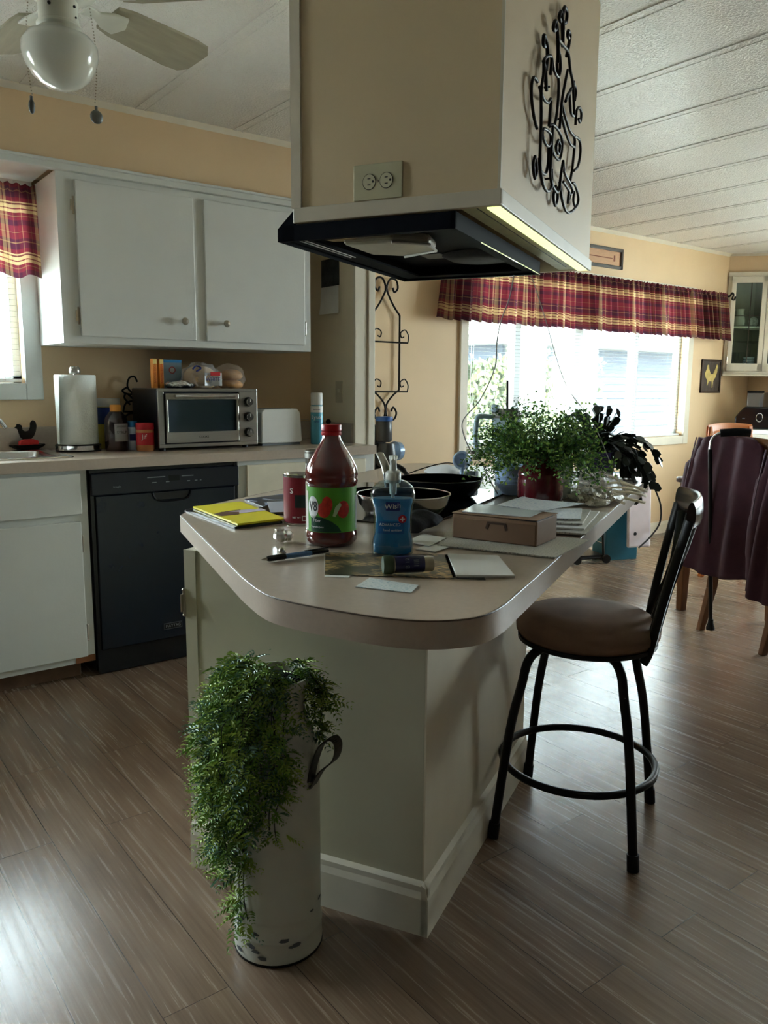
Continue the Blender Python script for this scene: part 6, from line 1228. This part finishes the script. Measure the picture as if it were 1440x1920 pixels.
obj('knob', MB().sphere((0, 0, 0.33), 0.014, 12), M_black, t, smooth=True)
# ------------------------------------------------------------------ on the dining wall
YF = YW-0.001
t = thing('framed_picture', 'small wide dark-framed picture above the long valance, half behind the hood box', 'picture', (4.98, YF, 2.20))
obj('frame', MB().box(-0.31, 0.31, -0.02, 0, -0.075, -0.052).box(-0.31, 0.31, -0.02, 0, 0.052, 0.075).box(-0.31, -0.286, -0.02, 0, -0.075, 0.075).box(0.286, 0.31, -0.02, 0, -0.075, 0.075), mat('dark_brown_frame', (44, 34, 24), 0.4), t, bevel=0.003)
pp_ = obj('picture', MB().box(-0.286, 0.286, -0.008, 0, -0.052, 0.052), mat('tan_mat_board', (196, 152, 116), 0.6, var=0.08, scale=20, stretch=(1, 1, 12)), t)
obj('key_drawing', MB().box(-0.1, 0.19, -0.010, -0.008, -0.004, 0.002).box(0.205, 0.222, -0.010, -0.008, -0.022, 0.022), mat('brown_drawing', (120, 62, 36), 0.6), pp_)
t = thing('rooster_picture', 'framed painting of a pale rooster on a dark ground, right of the dining window', 'picture', (6.635, YF, 1.34))
obj('frame', MB().box(-0.155, 0.155, -0.015, 0, -0.145, -0.128).box(-0.155, 0.155, -0.015, 0, 0.128, 0.145).box(-0.155, -0.138, -0.015, 0, -0.145, 0.145).box(0.138, 0.155, -0.015, 0, -0.145, 0.145), mat('brown_frame', (66, 46, 34), 0.45), t, bevel=0.003)
pp_ = obj('picture', MB().box(-0.138, 0.138, -0.006, 0, -0.128, 0.128), mat('dark_painted_ground', (74, 62, 54), 0.6, var=0.4, scale=12, stretch=(3, 1, 1)), t)
rp = [(-0.10, 0.02), (-0.075, 0.06), (-0.07, 0.095), (-0.045, 0.10), (-0.035, 0.06), (-0.01, 0.02), (0.03, 0.02), (0.06, 0.06), (0.085, 0.105), (0.10, 0.09), (0.095, 0.04), (0.07, -0.01), (0.04, -0.04), (0.03, -0.10), (0.02, -0.10), (0.015, -0.045), (-0.03, -0.045), (-0.05, -0.08), (-0.06, -0.08), (-0.055, -0.04), (-0.085, -0.01)]
obj('rooster_shape', MB().prism(rp, -0.0085, -0.006, 'y'), mat('pale_gold_paint', (206, 184, 112), 0.6, var=0.2, scale=25), pp_)
# wrought iron plate rack
t = thing('wall_plate_rack', 'black wrought iron scroll plate rack on the wall left of the dining window', 'wall rack', (3.01, YF-0.02, 1.45))
ir = MB()
def sp_curl(cx, cz, r, a0, turns, n=18, y=0.0, sg=1): return [(cx+r*(1-0.72*k/n)*cos(a0+sg*turns*2*pi*k/n), y, cz+r*(1-0.72*k/n)*sin(a0+sg*turns*2*pi*k/n)) for k in range(n+1)]
for s in (-1, 1):
    ir.tube([(s*0.105, 0, 0.21), (s*0.105, 0, -0.24)], 0.006, 8)
    ir.tube([(s*0.105, 0, 0.21), (s*0.06, 0, 0.26), (s*0.015, 0, 0.33), (s*0.004, 0, 0.37), (s*0.03, 0, 0.42), (s*0.075, 0, 0.415), (s*0.088, 0, 0.37), (s*0.062, 0, 0.345), (s*0.05, 0, 0.37)], 0.006, 8, smooth=5)
    ir.tube([(s*0.105, 0, -0.24), (s*0.06, 0, -0.27), (s*0.012, 0, -0.32), (s*0.002, 0, -0.37), (s*0.02, 0, -0.42), (s*0.065, 0, -0.42), (s*0.085, 0, -0.38), (s*0.06, 0, -0.345), (s*0.045, 0, -0.37)], 0.006, 8, smooth=5)
    ir.tube([(s*0.002, 0, -0.37), (s*0.012, 0, -0.43), (s*0.03, 0, -0.46), (s*0.035, 0, -0.50)], 0.006, 8, smooth=5)
obj('frame', ir, M_iron, t, smooth=True)
for z in (0.045, -0.25):
    sh = MB().tube([(-0.13, -0.05, z), (0.13, -0.05, z)], 0.005, 8)
    for s in (-1, 1): sh.tube([(s*0.13, -0.05, z), (s*0.135, -0.05, z+0.04), (s*0.11, -0.05, z+0.075), (s*0.075, -0.05, z+0.06), (s*0.08, -0.05, z+0.03), (s*0.10, -0.05, z+0.035)], 0.004, 7, smooth=5).tube([(s*0.105, 0, z+0.0), (s*0.105, -0.05, z)], 0.004, 6)
    obj('plate_holder', sh, M_iron, t, smooth=True)
# cordless vacuum on its wall dock
t = thing('cordless_vacuum', 'grey and blue cordless vacuum docked on the wall below the iron rack', 'vacuum', (2.95, YF-0.085, 0.70))
M_vg = mat('charcoal_plastic', (54, 54, 56), 0.35)
obj('cyclone', MB().lathe([(0.04, 0.20), (0.05, 0.21), (0.05, 0.34), (0.045, 0.345)], 28).lathe([(0.05, 0.05), (0.062, 0.07), (0.062, 0.13), (0.05, 0.19)], 28, c=(0.02, 0, 0)), M_vg, t, smooth=True, angle=50)
obj('blue_collar', MB().lathe([(0.052, 0.325), (0.053, 0.33), (0.053, 0.352), (0, 0.353)], 28), mat('vacuum_blue', (40, 84, 150), 0.35), t, smooth=True)
obj('motor_cap', MB().lathe([(0.06, 0), (0.055, 0.035), (0.02, 0.045), (0, 0.045)], 28, ax='x', c=(0.085, 0, 0.14)).lathe([(0.04, -0.09), (0.06, 0)], 28, ax='x', c=(0.085, 0, 0.14)), mat('silver_blue_cap', (120, 146, 176), 0.25, metal=0.3), t, smooth=True, angle=50)
obj('battery', MB().box(-0.03, 0.07, -0.04, 0.035, 0.0, 0.06), M_blackgloss, t, bevel=0.01)
obj('wand', MB().tube([(-0.01, 0.0, 0.05), (-0.01, 0.02, -0.55)], 0.018, 12), M_blk, t, smooth=True)
obj('floor_head', MB().box(-0.12, 0.12, -0.08, 0.03, -0.69, -0.62).box(-0.03, 0.01, -0.02, 0.04, -0.62, -0.53), M_blk, t, bevel=0.012)
obj('dock', MB().box(-0.04, 0.04, 0.03, 0.083, 0.0, 0.30), M_blk, t, bevel=0.006)
obj('charging_wire', MB().tube([(0.05, 0, 0.01), (0.058, 0.0, -0.08), (0.065, 0.02, -0.3), (0.05, 0.06, -0.66)], 0.0018, 6, smooth=5), M_cord, t)
# teal box, air purifier, luggage cart
t = thing('teal_box', 'teal printed cardboard box standing on the floor beyond the island', 'box', (4.88, 3.62, 0), radians(-22))
b = obj('carton', MB().box(-0.13, 0.13, -0.16, 0.02, 0, 0.62), mat('teal_carton', (30, 104, 126), 0.5, var=0.05), t, bevel=0.003)
obj('pale_side_print', MB().box(-0.1305, -0.129, -0.12, -0.02, 0.12, 0.125).box(-0.1305, -0.129, -0.12, -0.05, 0.16, 0.165).box(-0.1305, -0.129, -0.10, -0.04, 0.28, 0.285), M_whiteink, b)
t = thing('white_board', 'white board with a dark hole leaning on the front of the teal box', 'panel', (4.86, 3.405, 0.10), radians(-22), rot=(radians(-4), 0, radians(-22)))
obj('board', MB().box(-0.06, 0.13, -0.03, -0.006, 0.0, 0.60), mat('pale_lilac_white', (224, 218, 226), 0.5), t, bevel=0.012)
obj('hole', MB().cyl((0.0, -0.0315, 0.10), 0.012, 0.002, 16, ax='y'), M_ink, t)
o = obj('power_cable', MB().tube([(5.02, 3.36, 0.52), (5.06, 3.33, 0.40), (5.02, 3.30, 0.28), (4.92, 3.30, 0.19), (4.80, 3.31, 0.12)], 0.006, 8, smooth=6), M_iron, smooth=True); tag(o, 'black cable curving down in front of the white panel', 'cable')
t = thing('luggage_cart', 'black folding luggage cart with small wheels beside the teal box', 'cart', (4.60, 3.62, 0.0), radians(-22))
obj('frame', MB().tube([(0.08, -0.12, 0.04), (0.08, -0.06, 0.42)], 0.009, 8).tube([(-0.14, -0.12, 0.04), (0.08, -0.12, 0.04)], 0.009, 8).tube([(-0.14, -0.12, 0.04), (0.02, -0.05, 0.28)], 0.008, 8).tube([(0.08, -0.12, 0.04), (0.08, 0.1, 0.04)], 0.009, 8), M_blk, t, smooth=True)
obj('platform', MB().box(-0.13, 0.08, -0.12, 0.10, 0.045, 0.06), M_blk, t)
obj('hand_grip', MB().tube([(0.04, -0.06, 0.42), (0.12, -0.06, 0.45)], 0.016, 10), M_blk, t, smooth=True)
for x in (-0.14, 0.09): obj('wheel', MB().lathe([(0.010, -0.01), (0.03, -0.01), (0.032, 0.0), (0.03, 0.01), (0.010, 0.01)], 20, ax='y', c=(x, -0.14, 0.033)), M_blk, t, smooth=True, angle=40)
